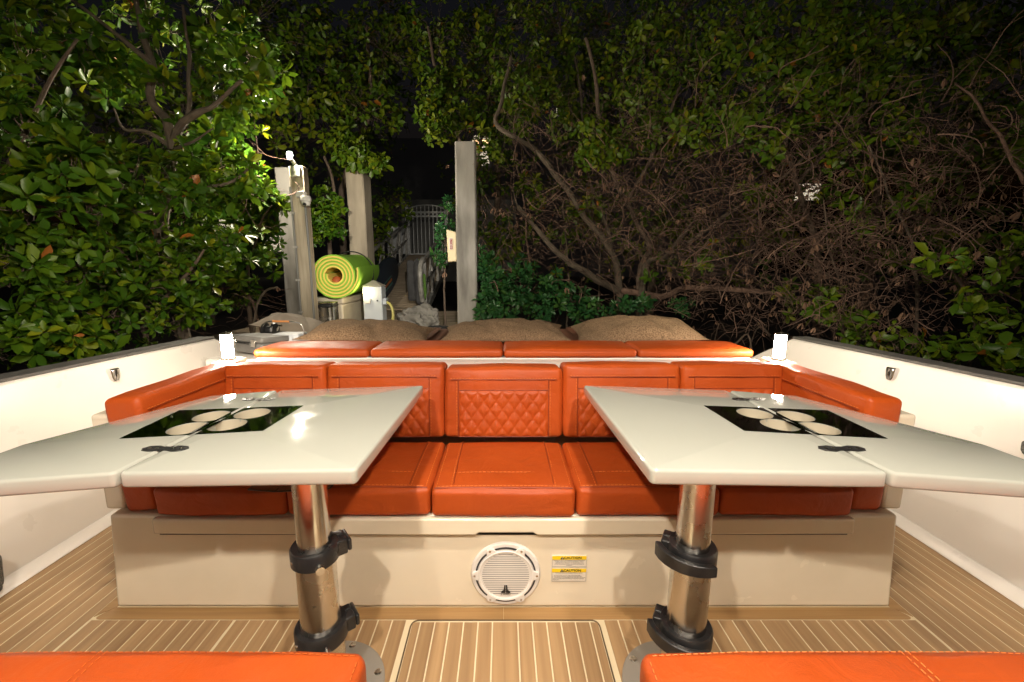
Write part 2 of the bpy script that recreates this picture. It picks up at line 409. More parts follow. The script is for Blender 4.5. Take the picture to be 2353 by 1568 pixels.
# moulded locker frame low on the right side
fr = MB()
for pts in ([(1.33, .10), (1.33, .58)], [(1.33, .10), (.6, .10)], [(1.33, .58), (.6, .58)]):
    (ya, za), (yb, zb) = pts
    fr.tube([(1.972 + .04 * za / .5, ya, za), (1.972 + .04 * zb / .5, yb, zb)], .022, 8)
fr.build('locker_frame', WHITE, br_)
MB().hexa([(1.972, .6, .10), (1.972, 1.31, .10), (1.99, 1.31, .1), (1.99, .6, .1)], [(2.016, .6, .56), (2.016, 1.31, .56), (2.03, 1.31, .56), (2.03, .6, .56)]).build('locker_door', CREAM, br_)
def cleat(s, px, py, label):
    p = at(px, py, x=s * 2.083)
    e = empty('pop_up_cleat', (p.x, p.y, p.z - .03), label, 'cleat', 'chrome cleats')
    prof = [(-.022, .034), (.022, .034), (.026, .02), (.022, -.02), (.012, -.036), (-.012, -.036), (-.022, -.02), (-.026, .02)]
    MB().prism_x([(p.y + a, p.z + b) for a, b in prof], p.x - s * .022, p.x + s * .02).build('body', CHROME, e, .006, 3)
    MB().tube([(p.x - s * .026, p.y, p.z + .03), (p.x - s * .030, p.y, p.z), (p.x - s * .024, p.y, p.z - .03)], .006, 8).build('rib', CHROME, e)
cleat(-1, 259, 861, 'chrome cleat on the white boat side left of the sofa')
cleat(1, 2052, 859, 'chrome cleat on the white boat side right of the sofa')

# ---- aft deck behind the sofa
ad = MB().box(-1.40, 1.40, 2.215, 3.7, -.4, .664)
ad.box(-1.98, -1.402, 2.72, 3.9, -.4, .66).box(1.402, 1.98, 2.72, 3.7, -.4, .40)
o = ad.build('aft_deck', WHITE, None, .01, 2); tag(o, kind='structure')
MB().box(-2.04, 2.04, -1.3, 4.28, -.75, -.055).build('hull_bottom', WHITE)
tag(bpy.data.objects['hull_bottom'], kind='structure')

# ---- sofa
sofa = empty('sofa', (0, DEEP + .3, 0), 'long orange quilted sofa on a cream base across the cockpit', 'sofa')
b = MB()
b.hexa([(-1.448, DEEP, 0.002), (1.448, DEEP, 0.002), (1.448, 2.2, 0.002), (-1.448, 2.2, 0.002)], [(-1.413, DEEP - .004, .3825), (1.413, DEEP - .004, .3825), (1.413, 2.2, .3825), (-1.413, 2.2, .3825)])
base = b.build('base', CREAM, sofa, .012, 3)
nk = .058
lidp = [(-1.24, .323), (-.10, .318), (-.085, .328), (.105, .328), (.12, .318), (1.24, .323), (1.24, .381), (-1.24, .381)]
o = MB().prism_y(lidp, DEEP - .030, DEEP - .0045).build('lid_panel', CREAM, sofa, .006, 2)
MB().box(-1.235, 1.235, DEEP - .010, DEEP - .0046, .308, .3185).build('lid_gap_shade', BLACKIN, sofa, smooth=False)  # black strip painting in the shade below the lid lip
# shell walls round the cushions
sh = MB()
for s in (-1, 1):
    sh.box(*(sorted((s * 1.378, s * 1.452))), 1.405, 2.2, .384, .745)
sh.box(-1.376, 1.376, 2.075, 2.213, .384, .752)
sh.build('shell', CREAM, sofa, .012, 3)
for s in (-1, 1):
    MB().box(*(sorted((s * 1.378, s * 1.475))), 2.05, 2.21, .7465, .785).build('corner_ledge', CREAM, sofa, .01, 3)
MB().box(-1.376, 1.376, 2.03, 2.24, .7535, .764).build('top_ledge', WHITE, sofa, .004, 2)
def seam(parent, pts, r=.0016, m=STITCH):
    return None
def stitches(parent, paths, m=STITCH, dash=.009, gap=.0045, r=.0011):
    mb = MB()
    for pts in paths:
        pts = [Vector(p) for p in pts]
        for a, b in zip(pts[:-1], pts[1:]):
            L = (b - a).length; n = max(1, int(L / (dash + gap))); d = (b - a) / n
            for i in range(n): mb.tube([a + d * i, a + d * (i + dash / (dash + gap))], r, 3, False)
    o = mb.build('stitching', m, None); o.parent = parent
    return o
def seams(parent, paths, m=ORANGE_DK, r=.0022):
    mb = MB()
    for pts in paths: mb.tube(pts, r, 5, False)
    o = mb.build('seam', m, None); o.parent = parent
    return o
SB = [-1.235, -.765, -.256, .256, .765, 1.235]
for i in range(5):
    x0, x1 = SB[i] + .003, SB[i + 1] - .003
    yf = 1.352 if i == 2 else 1.358
    c = ((x0 + x1) / 2, (yf + BACKY - .03) / 2, SEATZ + .053); s = (x1 - x0, BACKY - .03 - yf, .104)
    o = rbox('seat_cushion', c, s, .016, ORANGE, sofa, (.004, .006, .012), 14, .0045, seed=i)
    zt = SEATZ + .1065
    a = .068; yb = BACKY - .03
    def zz(x, y, c=c, s=s, zt=zt):
        u = (x - c[0]) / (s[0] / 2); v = (y - c[1]) / (s[1] / 2)
        return SEATZ + .105 + .012 * max(0, (1 - u ** 4)) * max(0, (1 - v ** 4)) + .0012
    P = lambda xx, yy: (xx, yy, zz(xx, yy))
    L = lambda xa, ya, xb, yb_: [P(xa + (xb - xa) * t / 8, ya + (yb_ - ya) * t / 8) for t in range(9)]
    xl, xr = x0 + a, x1 - a
    stitches(o, [L(xl, yf + .02, xl, yb), L(xr, yf + .02, xr, yb), L(xl, yf + .11, xr, yf + .11), L(x0 + .02, yf + .022, x1 - .02, yf + .022),
                 L(x0 + .016, yf + .02, x0 + .016, yb), L(x1 - .016, yf + .02, x1 - .016, yb)])
    seams(o, [L(xl + .007, yf + .03, xl + .007, yb), L(xr - .007, yf + .03, xr - .007, yb), L(x0 + .01, yf + .012, x1 - .01, yf + .012)])
# backrests with quilted diamonds
def quilt(name, w, h, px, pz, depth, parent, mtx, nx=None, nz=None):
    nx = int(w / .0052); nz = int(h / .0052)
    u = np.linspace(0, w, nx + 1); v = np.linspace(0, h, nz + 1); U, V = np.meshgrid(u, v)
    a = U / px + V / pz; bq = U / px - V / pz
    da = np.abs(a - np.round(a)); db = np.abs(bq - np.round(bq)); d = np.minimum(da, db)
    H = depth * (1 - np.exp(-(d / .13) ** 1.0)) * (1 + .15 * np.sin(U * 37 + V * 21))
    edge = np.minimum(np.minimum(U, w - U), np.minimum(V, h - V)); H = H * np.clip(edge / .012, 0, 1) + .0004
    v3 = np.stack([U - w / 2, -H, V - h / 2], -1).reshape(-1, 3)
    v3 = np.vstack([v3]); idx = np.arange((nx + 1) * (nz + 1)).reshape(nz + 1, nx + 1)
    f = np.stack([idx[:-1, :-1], idx[:-1, 1:], idx[1:, 1:], idx[1:, :-1]], -1).reshape(-1, 4)
    v4 = np.hstack([v3, np.ones((len(v3), 1))]) @ np.array(mtx).T
    o = npmesh(name, v4[:, :3], f, ORANGE); o.parent = parent
    return o
BB = [-1.268, -.800, -.268, .268, .800, 1.268]
def backrest(x0, x1, y0, thick, z0, z1, parent, rotz=0., org=None, tilt=R(7), cen=False, seed=0, wq=None):
    w = x1 - x0; h = z1 - z0
    M = Matrix.Translation(org if org is not None else ((x0 + x1) / 2, y0, z0)) @ Matrix.Rotation(rotz, 4, 'Z') @ Matrix.Rotation(-tilt, 4, 'X')
    o = rbox('backrest', (0, 0, 0), (w - .008, thick, h), .019, ORANGE, parent, (.006, .010, .005), 14, .005, rot=M @ Matrix.Translation((0, thick / 2, h / 2)), seed=seed)
    qh = h * .64; qw = w * (.74 if wq is None else .80)
    yb = -.0085
    quilt('quilted_panel', qw, qh, .055, .078, .0085, o, M @ Matrix.Translation((0, yb, h * .035 + qh / 2)))
    T = lambda xx, zz_, yy=yb - .001: tuple((M @ Vector((xx, yy, zz_)))[:3])
    hx = qw / 2 + .004; tz = h * .035 + qh
    seams(o, [[T(-w / 2 + .03, h - .052), T(0, h - .052, yb - .003), T(w / 2 - .03, h - .052)], [T(-hx, tz + .004), T(hx, tz + .004)],
              [T(-hx, .012), T(-hx, h - .052)], [T(hx, .012), T(hx, h - .052)], [T(-hx, h * .035 - .003), T(hx, h * .035 - .003)]], r=.0019)
    stitches(o, [[T(-hx - .007, .012), T(-hx - .007, h - .055)], [T(hx + .007, .012), T(hx + .007, h - .055)], [T(-w / 2 + .03, h - .047), T(w / 2 - .03, h - .047)]], r=.0009)
    return o
for i in range(5):
    backrest(BB[i], BB[i + 1], BACKY, .165, .495, .826 if i != 2 else .814, sofa, seed=i + 10)
for s in (-1, 1):
    M = Vector((s * 1.245, 1.70, .386))
    o = backrest(-.31, .31, 0, .125, 0, .425, sofa, rotz=s * R(-90), org=M, tilt=R(3), seed=20 + s, wq=.13)
    o.name = 'side_bolster'
# ---- loudspeaker
sp = empty('loudspeaker', (.008, DEEP, .02), 'round white slotted loudspeaker set into the cream sofa base', 'loudspeaker')
SC = Vector((.008, DEEP, .149)); SR = .128
m = MB().lathe([(SR * .66, .006), (SR * .80, .012), (SR * .96, .011), (SR, .004), (SR, -.02), (SR * .66, -.02)], 64, SC, 'y', True); m.build('rim', SPK, sp)
MB().lathe([(SR * .82, .013), (SR * .82, .0142), (SR * .865, .0142), (SR * .865, .010)], 64, SC, 'y', True).build('dark_groove', SPKDK, sp)
gr = MB().lathe([(.001, .012), (SR * .77, .0135), (SR * .80, .018), (SR * .775, .0215), (SR * .73, .020), (SR * .72, .016), (.001, .0165)], 64, SC, 'y').build('grille', SPK, sp)
for k in range(6):
    a = k * PI / 3
    M = Matrix.Translation(SC) @ Matrix.Rotation(-a, 4, 'Y')
    q = MB(); q.prism_y([(SR * .74, -.022), (SR * .90, -.014), (SR * .955, -.008), (SR * .955, .008), (SR * .90, .014), (SR * .74, .022)], -.0195, -.010)
    q.v = [tuple(M @ Vector(v)) for v in q.v]; t = q.build('screw_tab', SPK, sp, .0015, 1)
    q = MB().lathe([(.0001, .020), (.004, .0205), (.0046, .0192), (.0046, .016)], 12, (0, 0, 0), 'y'); q.v = [tuple(M @ Vector((v[0] + SR * .885, v[1], v[2]))) for v in q.v]
    s_ = q.build('screw', STEEL, None); s_.parent = t
for k in range(19):
    zz_ = -SR * .58 + k * (SR * 1.24 / 18)
    hw = math.sqrt(max(0, (SR * .70) ** 2 - zz_ ** 2)) - .004
    if zz_ < -SR * .30: pass
    if hw > .01:
        o = MB().box(SC.x - hw, SC.x + hw, DEEP - .0170, DEEP - .0162, SC.z + zz_ - .0006, SC.z + zz_ + .0006).build('slot', SPKDK, None, smooth=False); o.parent = gr
for s in (-1, 1):
    o = MB().prism_y([(SC.x + s * .0012, SC.z - .065), (SC.x + s * .0012, SC.z - .079 + .040), (SC.x + s * .0052, SC.z - .039), (SC.x + s * .0075, SC.z - .058), (SC.x + s * .0165, SC.z - .064), (SC.x + s * .0165, SC.z - .069), (SC.x + s * .0012, SC.z - .069)], DEEP - .0197, DEEP - .0178).build('emblem', BLACK, None, smooth=False); o.parent = gr
MT = lambda x, z, y: Matrix.Translation((x, y, z)) @ Matrix.Rotation(R(90), 4, 'X')
o = text('lettering', 'JL AUDIO', .0085, BLACK, None, MT(SC.x, SC.z - .0755, DEEP - .0188)); o.parent = gr
# ---- caution labels
YEL = mat('label_yellow', (.85, .60, .01), .4); PAPER = mat('label_white', (.72, .66, .58), .45); INK = mat('label_ink', (.03, .025, .02), .6)
def caution(px, py0, py1, rows, label, al):
    p0 = at(px - 40, py0, y=DEEP - .003); p1 = at(px + 40, py1, y=DEEP - .003)
    x0, x1, z1, z0 = p0.x, p1.x, p0.z, p1.z; y = DEEP - .0035 + .004 * 0
    e = empty('caution_label', (x0, DEEP, z0), label, 'label', 'caution labels on the sofa base')
    MB().box(x0, x1, y - .0018, y + .003, z0, z1).build('sheet', PAPER, e, smooth=False)
    hh = .0165
    MB().box(x0 + .002, x1 - .002, y - .0024, y - .0017, z1 - hh, z1 - .002).build('header', YEL, e, smooth=False)
    for a in ((x0 + .002, x1 - .002, z0 + .002, z0 + .0026), (x0 + .002, x0 + .0026, z0 + .002, z1 - hh), (x1 - .0026, x1 - .002, z0 + .002, z1 - hh), (x0 + .002, x1 - .002, z1 - hh - .0006, z1 - hh)):
        MB().box(a[0], a[1], y - .0023, y - .0018, a[2], a[3]).build('border_line', INK, e, smooth=False)
    cx = (x0 + x1) / 2; zc = z1 - hh / 2 - .001
    text('lettering', 'CAUTION', .0132, INK, e, MT(cx + .012, zc, y - .0026) @ Matrix.Scale(1.08, 4, (1, 0, 0)), bold=.00035)
    tx = cx - .026
    MB().prism_y([(tx - .0075, zc - .0055), (tx + .0075, zc - .0055), (tx, zc + .0062)], y - .0030, y - .0023).build('warning_triangle', INK, e, smooth=False)
    MB().box(tx - .0009, tx + .0009, y - .0034, y - .0029, zc - .0018, zc + .0028).box(tx - .0009, tx + .0009, y - .0034, y - .0029, zc - .0044, zc - .0028).build('exclamation_mark', PAPER, e, smooth=False)
    n = len(rows); top = z1 - hh - .0035; st = (top - z0 - .004) / max(1, n - .2)
    for i, r_ in enumerate(rows):
        if r_: text('small_print', r_, .0042, INK, e, MT(cx if al == 'CENTER' or i == 0 else x0 + .004, top - i * st, y - .0022), 'CENTER' if al == 'CENTER' or i == 0 else 'LEFT', .0001)
caution(1308, 1276, 1303, ['TECHNICAL AREA IS PROTECTED BY A FIRE EXTINGUISHING', 'SYSTEM. AVOID INHALATION OF POTENTIALLY TOXIC', 'COMBUSTION BY PRODUCTS. IF FIRE EXTINGUISHING', 'SYSTEM DISCHARGE OCCURS, VENTILATE SPACE BEFORE', 'ENTERING.'],
        'upper of two yellow CAUTION labels right of the loudspeaker', 'CENTER')
caution(1307, 1305, 1336, ['TO AVOID MISUSE AND POSSIBLE PERSONAL INJURY:', '', '1.  IN CASE OF FIRE, DO NOT OPEN TECHNICAL AREA.', '2.  SHUT DOWN ENGINES, GENERATORS AND BLOWERS.', '3.  CONTINUOUSLY DISCHARGE ENTIRE CONTENTS OF CLEAN', 'AGENT PORTABLE FIRE EXTINGUISHER THROUGH THE PORT', 'IMMEDIATELY.'],
        'lower of two yellow CAUTION labels right of the loudspeaker', 'LEFT')

# ---- two pedestal tables
ZT = .78
CUP = mat('cup_lining', (.47, .42, .32), .3)
def table(s, label):
    """s = -1 the left one; the right one is its mirror image"""
    e = empty('pedestal_table', (s * .53, 1.064, 0), label, 'table', 'pedestal tables')
    Q = lambda px, py: (lambda p: (-s * p.x, p.y))(at(px, py, z=ZT))        # measured on the left table
    q = [at(974, 885, z=ZT), at(817, 1080, z=ZT), at(264, 1087, z=ZT), at(643, 896, z=ZT), at(485, 909, z=ZT), at(0, 1034, z=ZT), at(0, 1112, z=ZT)]
    P2 = lambda p: (-s * p.x if s > 0 else p.x, p.y)
    ib, if_, sf, sb, ob, oc, of = [P2(p) for p in q]
    xs = (sf[0] + sb[0]) / 2; g = .0035
    wind = (lambda l: l if s < 0 else l[::-1])
    outx = s * 1.31
    of2 = (outx, of[1] - (abs(outx) - abs(of[0])) * .10)
    k = (oc[1] - ob[1]) / (oc[0] - ob[0]); oc2 = (outx, oc[1] + k * (outx - oc[0]))
    inner = [ib, if_, (sf[0] + -s * g, sf[1]), (sb[0] - s * g, sb[1])]
    outer = [(sb[0] + s * g, sb[1]), (sf[0] + s * g, sf[1]), of2, oc2, ob]
    # cup holes
    cups = [at(580, 951, z=ZT), at(522, 977, z=ZT), at(487, 957, z=ZT), at(432, 985, z=ZT)]
    cups = [P2(c) for c in cups]
    rad = .052
    ci = [c for c in cups if abs(c[0]) < abs(xs)]; co = [c for c in cups if abs(c[0]) >= abs(xs)]
    th = .040
    il = slab('table_leaf', fillet(wind(inner), .016, 4), [circle(*c, rad) for c in ci], ZT - th, ZT, .008, TABLE, e)
    ol = slab('table_leaf', fillet(wind(outer), .016, 4), [circle(*c, rad) for c in co], ZT - th, ZT, .008, TABLE, e)
    # black inlay
    a, b, c_, d = [P2(p) for p in (at(274, 1009, z=ZT), at(412, 944, z=ZT), at(697, 933, z=ZT), at(604, 991, z=ZT))]
    def cut(p, qq, xx): t = (xx - p[0]) / (qq[0] - p[0]); return (xx, p[1] + (qq[1] - p[1]) * t)
    ino = [cut(b, c_, xs - s * (g + .004)), c_, d, cut(a, d, xs - s * (g + .004))]
    ouo = [a, b, cut(b, c_, xs + s * (g + .004)), cut(a, d, xs + s * (g + .004))]
    for poly, cs, leaf in ((ino, ci, il), (ouo, co, ol)):
        A = sum(poly[i - 1][0] * poly[i][1] - poly[i][0] * poly[i - 1][1] for i in range(4))
        pl = slab('mirror_inlay', poly if A > 0 else poly[::-1], [circle(*c, rad + .001) for c in cs], ZT + .0004, ZT + .0016, .0004, MIRROR, None, seg=1); pl.parent = leaf
        for c in cs:
            w_ = MB().lathe([(.001, -.105), (rad - .004, -.105), (rad - .001, -.098), (rad - .0005, -.02), (rad - .0005, -.001), (rad + .002, -.040), (rad + .002, -.11), (.001, -.11)], 32, (c[0], c[1], ZT)).build('cup_holder', CUP, None); w_.parent = leaf
    # hinges
    for hp in (at(370, 1032, z=ZT), at(590, 918, z=ZT)):
        h = P2(hp); hx = xs
        hy = h[1]; L = .062
        outl = [(-L, 0), (-L * .85, .014), (-L * .45, .019), (-.012, .012), (.012, .012), (L * .45, .019), (L * .85, .014), (L, 0), (L * .85, -.014), (L * .45, -.019), (.012, -.012), (-.012, -.012), (-L * .45, -.019), (-L * .85, -.014)]
        hg = MB().prism([(hx + a_, hy + b_) for a_, b_ in outl], ZT + .0003, ZT + .0022).build('hinge', BLACK, None, .0008, 1); hg.parent = il
        for a_ in (-.042, -.022, .022, .042):
            sc = MB().lathe([(.0045, ZT + .0020), (.0045, ZT + .0030), (.001, ZT + .0032)], 10, (hx + a_, hy, 0)).build('hinge_screw', STEEL, None); sc.parent = il
    # pedestal
    X, Y = s * .530, 1.064
    ped = MB().lathe([(.053, .0), (.061, 0.002), (.061, .20), (.0605, .205), (.054, .206), (.0535, .46), (.0445, .462), (.0445, ZT - th - .012)], 40, (X, Y, 0)).build('column', STEEL, e)
    MB().lathe([(.10, ZT - th - .014), (.105, ZT - th - .008), (.105, ZT - th - .0005), (.02, ZT - th - .0005)], 36, (X, Y, 0)).build('mount_plate', STEEL, e)
    bp = MB().lathe([(.168, .001), (.168, .007), (.160, .011), (.065, .013), (.062, .013)], 48, (X, Y, 0)).build('base_plate', GREYDISC, e)
    for k2 in range(6):
        a = k2 * PI / 3 + .35; q_ = MB().lathe([(.011, .009), (.011, .0135), (.007, .015), (.006, .0135), (.001, .0135)], 14, (X + .148 * math.cos(a), Y + .148 * math.sin(a), 0)).build('bolt', STEEL, None); q_.parent = bp
    if s > 0:
        MB().lathe([(.0612, .075), (.0616, .076), (.0616, .178), (.0612, .179)], 40, (X, Y, 0)).build('worn_sticker', mat('worn_sticker', (.42, .39, .33), .5, .4, col2=(.6, .58, .52), nscale=40), e) if False else None
    for zc, ro, ri in ((.215, .0725, .0615), (.468, .0645, .0545)):
        col = MB().lathe([(ri - .001, -.024), (ro - .003, -.024), (ro, -.021), (ro, .018), (ro - .004, .024), (ri + .006, .024), (ri - .009, .021)], 40, (X, Y, zc)).build('clamp_collar', BLACK, e)
        # clamp ears reach back, lever swings round to the front
        ang = R(38) if s < 0 else R(150)
        M = Matrix.Translation((X, Y, zc)) @ Matrix.Rotation(ang, 4, 'Z')
        q_ = MB(); q_.box(ro - .045, ro + .016, .002, .026, -.0235, .0225).box(ro - .045, ro + .016, -.034, -.002, -.0235, .0225)
        q_.v = [tuple(M @ Vector(v)) for v in q_.v]; o = q_.build('clamp_ear', BLACK, None, .004, 2); o.parent = col
        # lever: a curved flat arm hugging the collar
        pts = []
        for i in range(9):
            t = i / 8; aa = ang + (R(20) + t * R(118)) * (1 if s > 0 else -1) ; rr = ro + .028 - .018 * math.sin(t * PI * .5) + .010 * t * t
            pts.append((X + rr * math.cos(aa), Y + rr * math.sin(aa), rr, aa))
        q_ = MB(); tk = .008
        for i, Pp in enumerate(pts):
            hb = .021 - .006 * (i / 8)
            for dr, dz in ((-tk, -hb), (tk, -hb), (tk, hb), (-tk, hb)): q_.v.append((X + (Pp[2] + dr) * math.cos(Pp[3]), Y + (Pp[2] + dr) * math.sin(Pp[3]), zc + dz))
        for i in range(8):
            for j in range(4): q_.f.append((i * 4 + j, i * 4 + (j + 1) % 4, i * 4 + 4 + (j + 1) % 4, i * 4 + 4 + j))
        q_.f += [(3, 2, 1, 0), (32, 33, 34, 35)]
        if s > 0:
            o = q_.build('lever', BLACK, None, .003, 2); o.parent = col
        else:
            hb = R(-58); pc = Vector((X + (ro) * math.cos(hb), Y + (ro) * math.sin(hb), zc - .004)); dr = Vector((math.cos(hb), math.sin(hb), 0))
            o = MB().tube([pc, pc + dr * .012, pc + dr * .013, pc + dr * .026], [.005, .005, .0115, .0115], 16).build('knob', STEEL, None); o.parent = col
            hb = R(-128); pc = Vector((X + (ro - .002) * math.cos(hb), Y + (ro - .002) * math.sin(hb), zc)); dr = Vector((math.cos(hb), math.sin(hb), 0))
            o = MB().tube([pc, pc + dr * .004], .005, 10).build('screw', STEEL, None); o.parent = col
            q_ = MB(); q_.box(ro + .017, ro + .029, -.032, .034, -.020, .016); q_.v = [tuple(M @ Vector(v)) for v in q_.v]; o = q_.build('lever', BLACK, None, .005, 2); o.parent = col
    return e
table(-1, 'white folding table with mirror inlay on steel pedestal, left of the centre')
table(1, 'white folding table with mirror inlay on steel pedestal, right of the centre')

# ---- benches in the foreground
def bench(s, label):
    e = empty('bench', (s * .9, .4, 0), label, 'bench', 'benches facing the sofa')
    MB().box(*sorted((s * .30, s * 1.70)), -.10, .70, .002, .372).build('bench_base', CREAM, e, .015, 3)
    xa, xb = s * .278, s * 1.08
    for (p, q) in ((.278, 1.16), (1.165, 1.70)):
        o = rbox('seat_cushion', (s * (p + q) / 2, .32, .428), (q - p, .846, .112), .026, ORANGE, e, (.004, .012, .010), 12, .003, seed=int(p * 10))
        zt = .488
        stitches(o, [[(s * (p + .02), .722, .486), (s * (p + .2), .728, .489), (s * (q - .2), .728, .489), (s * (q - .02), .722, .486)],
                     [(s * (p + .012), .71, .484), (s * (p + .012), .30, .486)]], r=.0008)
    o = stitches(o, [[(s * .80, .73, .490), (s * .80, .70, .4935), (s * .80, .4, .497)], [(s * .813, .73, .490), (s * .813, .70, .4935), (s * .813, .4, .497)]], r=.0008)
    return e
bench(-1, 'orange bench cushion at the bottom left, nearest the viewer')
bench(1, 'orange bench cushion at the bottom right, nearest the viewer')

# ---- sunpad and pads behind the sofa
spd = empty('sunpad', (0, 2.3, .66), 'orange sunpad behind the sofa with four thin front pads', 'sunpad')
PB = [-1.378, -.738, -.002, .738, 1.378]
for i in range(4):
    x0, x1 = PB[i] + .004, PB[i + 1] - .004
    o = rbox('front_pad', ((x0 + x1) / 2, 2.40, .790), (x1 - x0, .29, .046), .017, ORANGE, spd, (.003, .004, .014), 12, .0015, seed=i)
    stitches(o, [[(x0 + .02, 2.268, .808), ((x0 + x1) / 2, 2.264, .811), (x1 - .02, 2.268, .808)]], r=.0012)
MB().box(-1.36, 1.36, 2.262, 2.52, .664, .766).build('pad_board', WHITE, spd, .006, 2)
for i, (xa, xb) in enumerate(((-1.34, -.45), (-.445, .445), (.45, 1.34))):
    o = rbox('lounge_pad', ((xa + xb) / 2, 3.06, .705), (xb - xa, 1.0, .08), .03, mat('brown_vinyl', (.15, .062, .036), .5, bump=.2, bscale=300), spd, (.004, .004, .02), 12, .003, seed=40 + i)
    hq = .9; M = Matrix.Translation(((xa + xb) / 2, 3.08, .772)) @ Matrix.Rotation(R(-90), 4, 'X')
    q = quilt('quilted_panel', xb - xa - .12, .7, .05, .085, .004, o, M)
    q.data.materials[0] = MATS['brown_vinyl']
def pillow(name, c, w, d, t, m, rot, label, seed, group='brown pillows on the sunpad', corner=.10):
    nx, ny = 44, 32; vs = []; fs = []
    for side in (1, -1):
        for j in range(ny + 1):
            for i in range(nx + 1):
                u = i / nx * 2 - 1; v = j / ny * 2 - 1
                th = (max(0, 1 - abs(u) ** 2.3) ** .62) * (max(0, 1 - abs(v) ** 2.3) ** .62)
                x = u * (1 - corner * (1 - abs(v) ** 2) * abs(u) ** 3) ; y = v * (1 - corner * (1 - abs(u) ** 2) * abs(v) ** 3)
                p = Vector((x * w / 2, y * d / 2, side * th * t / 2 * (1 if side > 0 else .55)))
                nzv = mnoise.noise(Vector((u * 1.7 + seed * 5, v * 1.6, side))) * .20 + mnoise.noise(Vector((u * 4.2 + seed * 9, v * 3.5, side))) * .10
                p.z += nzv * t * th ** .6 * .55 * (1 if side > 0 else .5)
                # pull-in folds
                p.z -= side * .10 * t * th * max(0, math.sin(u * 6 + seed * 2 + v * 2)) ** 6
                vs.append(p)
    n1 = (nx + 1) * (ny + 1)
    for s in range(2):
        for j in range(ny):
            for i in range(nx):
                a = s * n1 + j * (nx + 1) + i
                f = (a, a + 1, a + nx + 2, a + nx + 1); fs.append(f if s == 0 else f[::-1])
    me = bpy.data.meshes.new(name); me.from_pydata([tuple(v) for v in vs], [], fs)
    bm = bmesh.new(); bm.from_mesh(me); bmesh.ops.remove_doubles(bm, verts=bm.verts, dist=.0008); bmesh.ops.recalc_face_normals(bm, faces=bm.faces); bm.to_mesh(me); bm.free()
    o = bpy.data.objects.new(name, me); C.objects.link(o); fin(o, m); o.location = c; o.rotation_euler = rot
    return tag(o, label, 'pillow', group)
pillow('pillow', (-.875, 2.74, .828), .82, .48, .172, PILLOWM, (R(4), R(3), R(4)), 'brown fuzzy pillow on the sunpad, leftmost of three', 1)
pillow('pillow', (.005, 2.74, .830), .83, .48, .180, PILLOWM, (R(4), R(-1), R(0)), 'brown fuzzy pillow on the sunpad, middle of three', 2)
pillow('pillow', (.855, 2.74, .836), .80, .48, .205, PILLOWM, (R(6), R(-3), R(-4)), 'brown fuzzy pillow on the sunpad, rightmost of three', 3.3)
# ---- lanterns
GLOW = emit('lantern_glow', (1., .84, .66), 250.)
def lantern(s, label):
    e = empty('lantern', (s * 1.425, 2.13, .786), label, 'lantern', 'lit table lanterns')
    X, Y, Z = e.location
    MB().lathe([(.030, .0005), (.032, .002), (.032, .010), (.030, .012)], 32, (X, Y, Z)).build('lantern_base', STEEL, e)
    MB().lathe([(.0255, .0125), (.026, .013), (.026, .130), (.0255, .131)], 32, (X, Y, Z)).build('glass', GLOW, e)
    MB().lathe([(.031, .1315), (.032, .133), (.032, .136), (.026, .139), (.006, .140), (.0055, .146), (.001, .147)], 32, (X, Y, Z)).build('cap', STEEL, e)
lantern(-1, 'glowing cylinder lantern at the left back corner of the sofa')
lantern(1, 'glowing cylinder lantern at the right back corner of the sofa')
# ---- black strap on the left seat
st = MB(); 
pts = [at(575, 1122, z=.505), at(640, 1126, z=.506), at(690, 1124, z=.508), at(740, 1128, z=.507), at(766, 1117, z=.512)]
for a, b_ in zip(pts[:-1], pts[1:]):
    d = Vector((0, .018, 0)); h = Vector((0, 0, .006)); st.hexa([a - d, b_ - d, b_ + d, a + d], [a - d + h, b_ - d + h, b_ + d + h, a + d + h])
o = st.build('strap', BLACK, None, .002, 1); tag(o, 'black webbing strap lying on the seat under the left table', 'strap')
# ---- net pouch low at left, dark bag at right edge
NET = mat('net_fabric', (.05, .05, .045), .9, col2=(.16, .15, .13), nscale=220, contrast=(.45, .55))
p = at(3, 1312, x=-1.90)
rbox('net_pouch', (-1.93, p.y - .115, p.z + .0), (.09, .24, .17), .04, NET, None, (.02, .02, .02), 12, .01); tag(bpy.data.objects['net_pouch'], 'dark mesh pouch hanging on the white side at the left edge', 'pouch')
p = at(2352, 1027, x=2.02)
rbox('small_bag', (2.03, p.y - .03, p.z), (.05, .05, .07), .02, NET, None, (.01, .01, .01), 12, .008); tag(bpy.data.objects['small_bag'], 'small dark pouch clipped to the white side at the right edge', 'pouch')

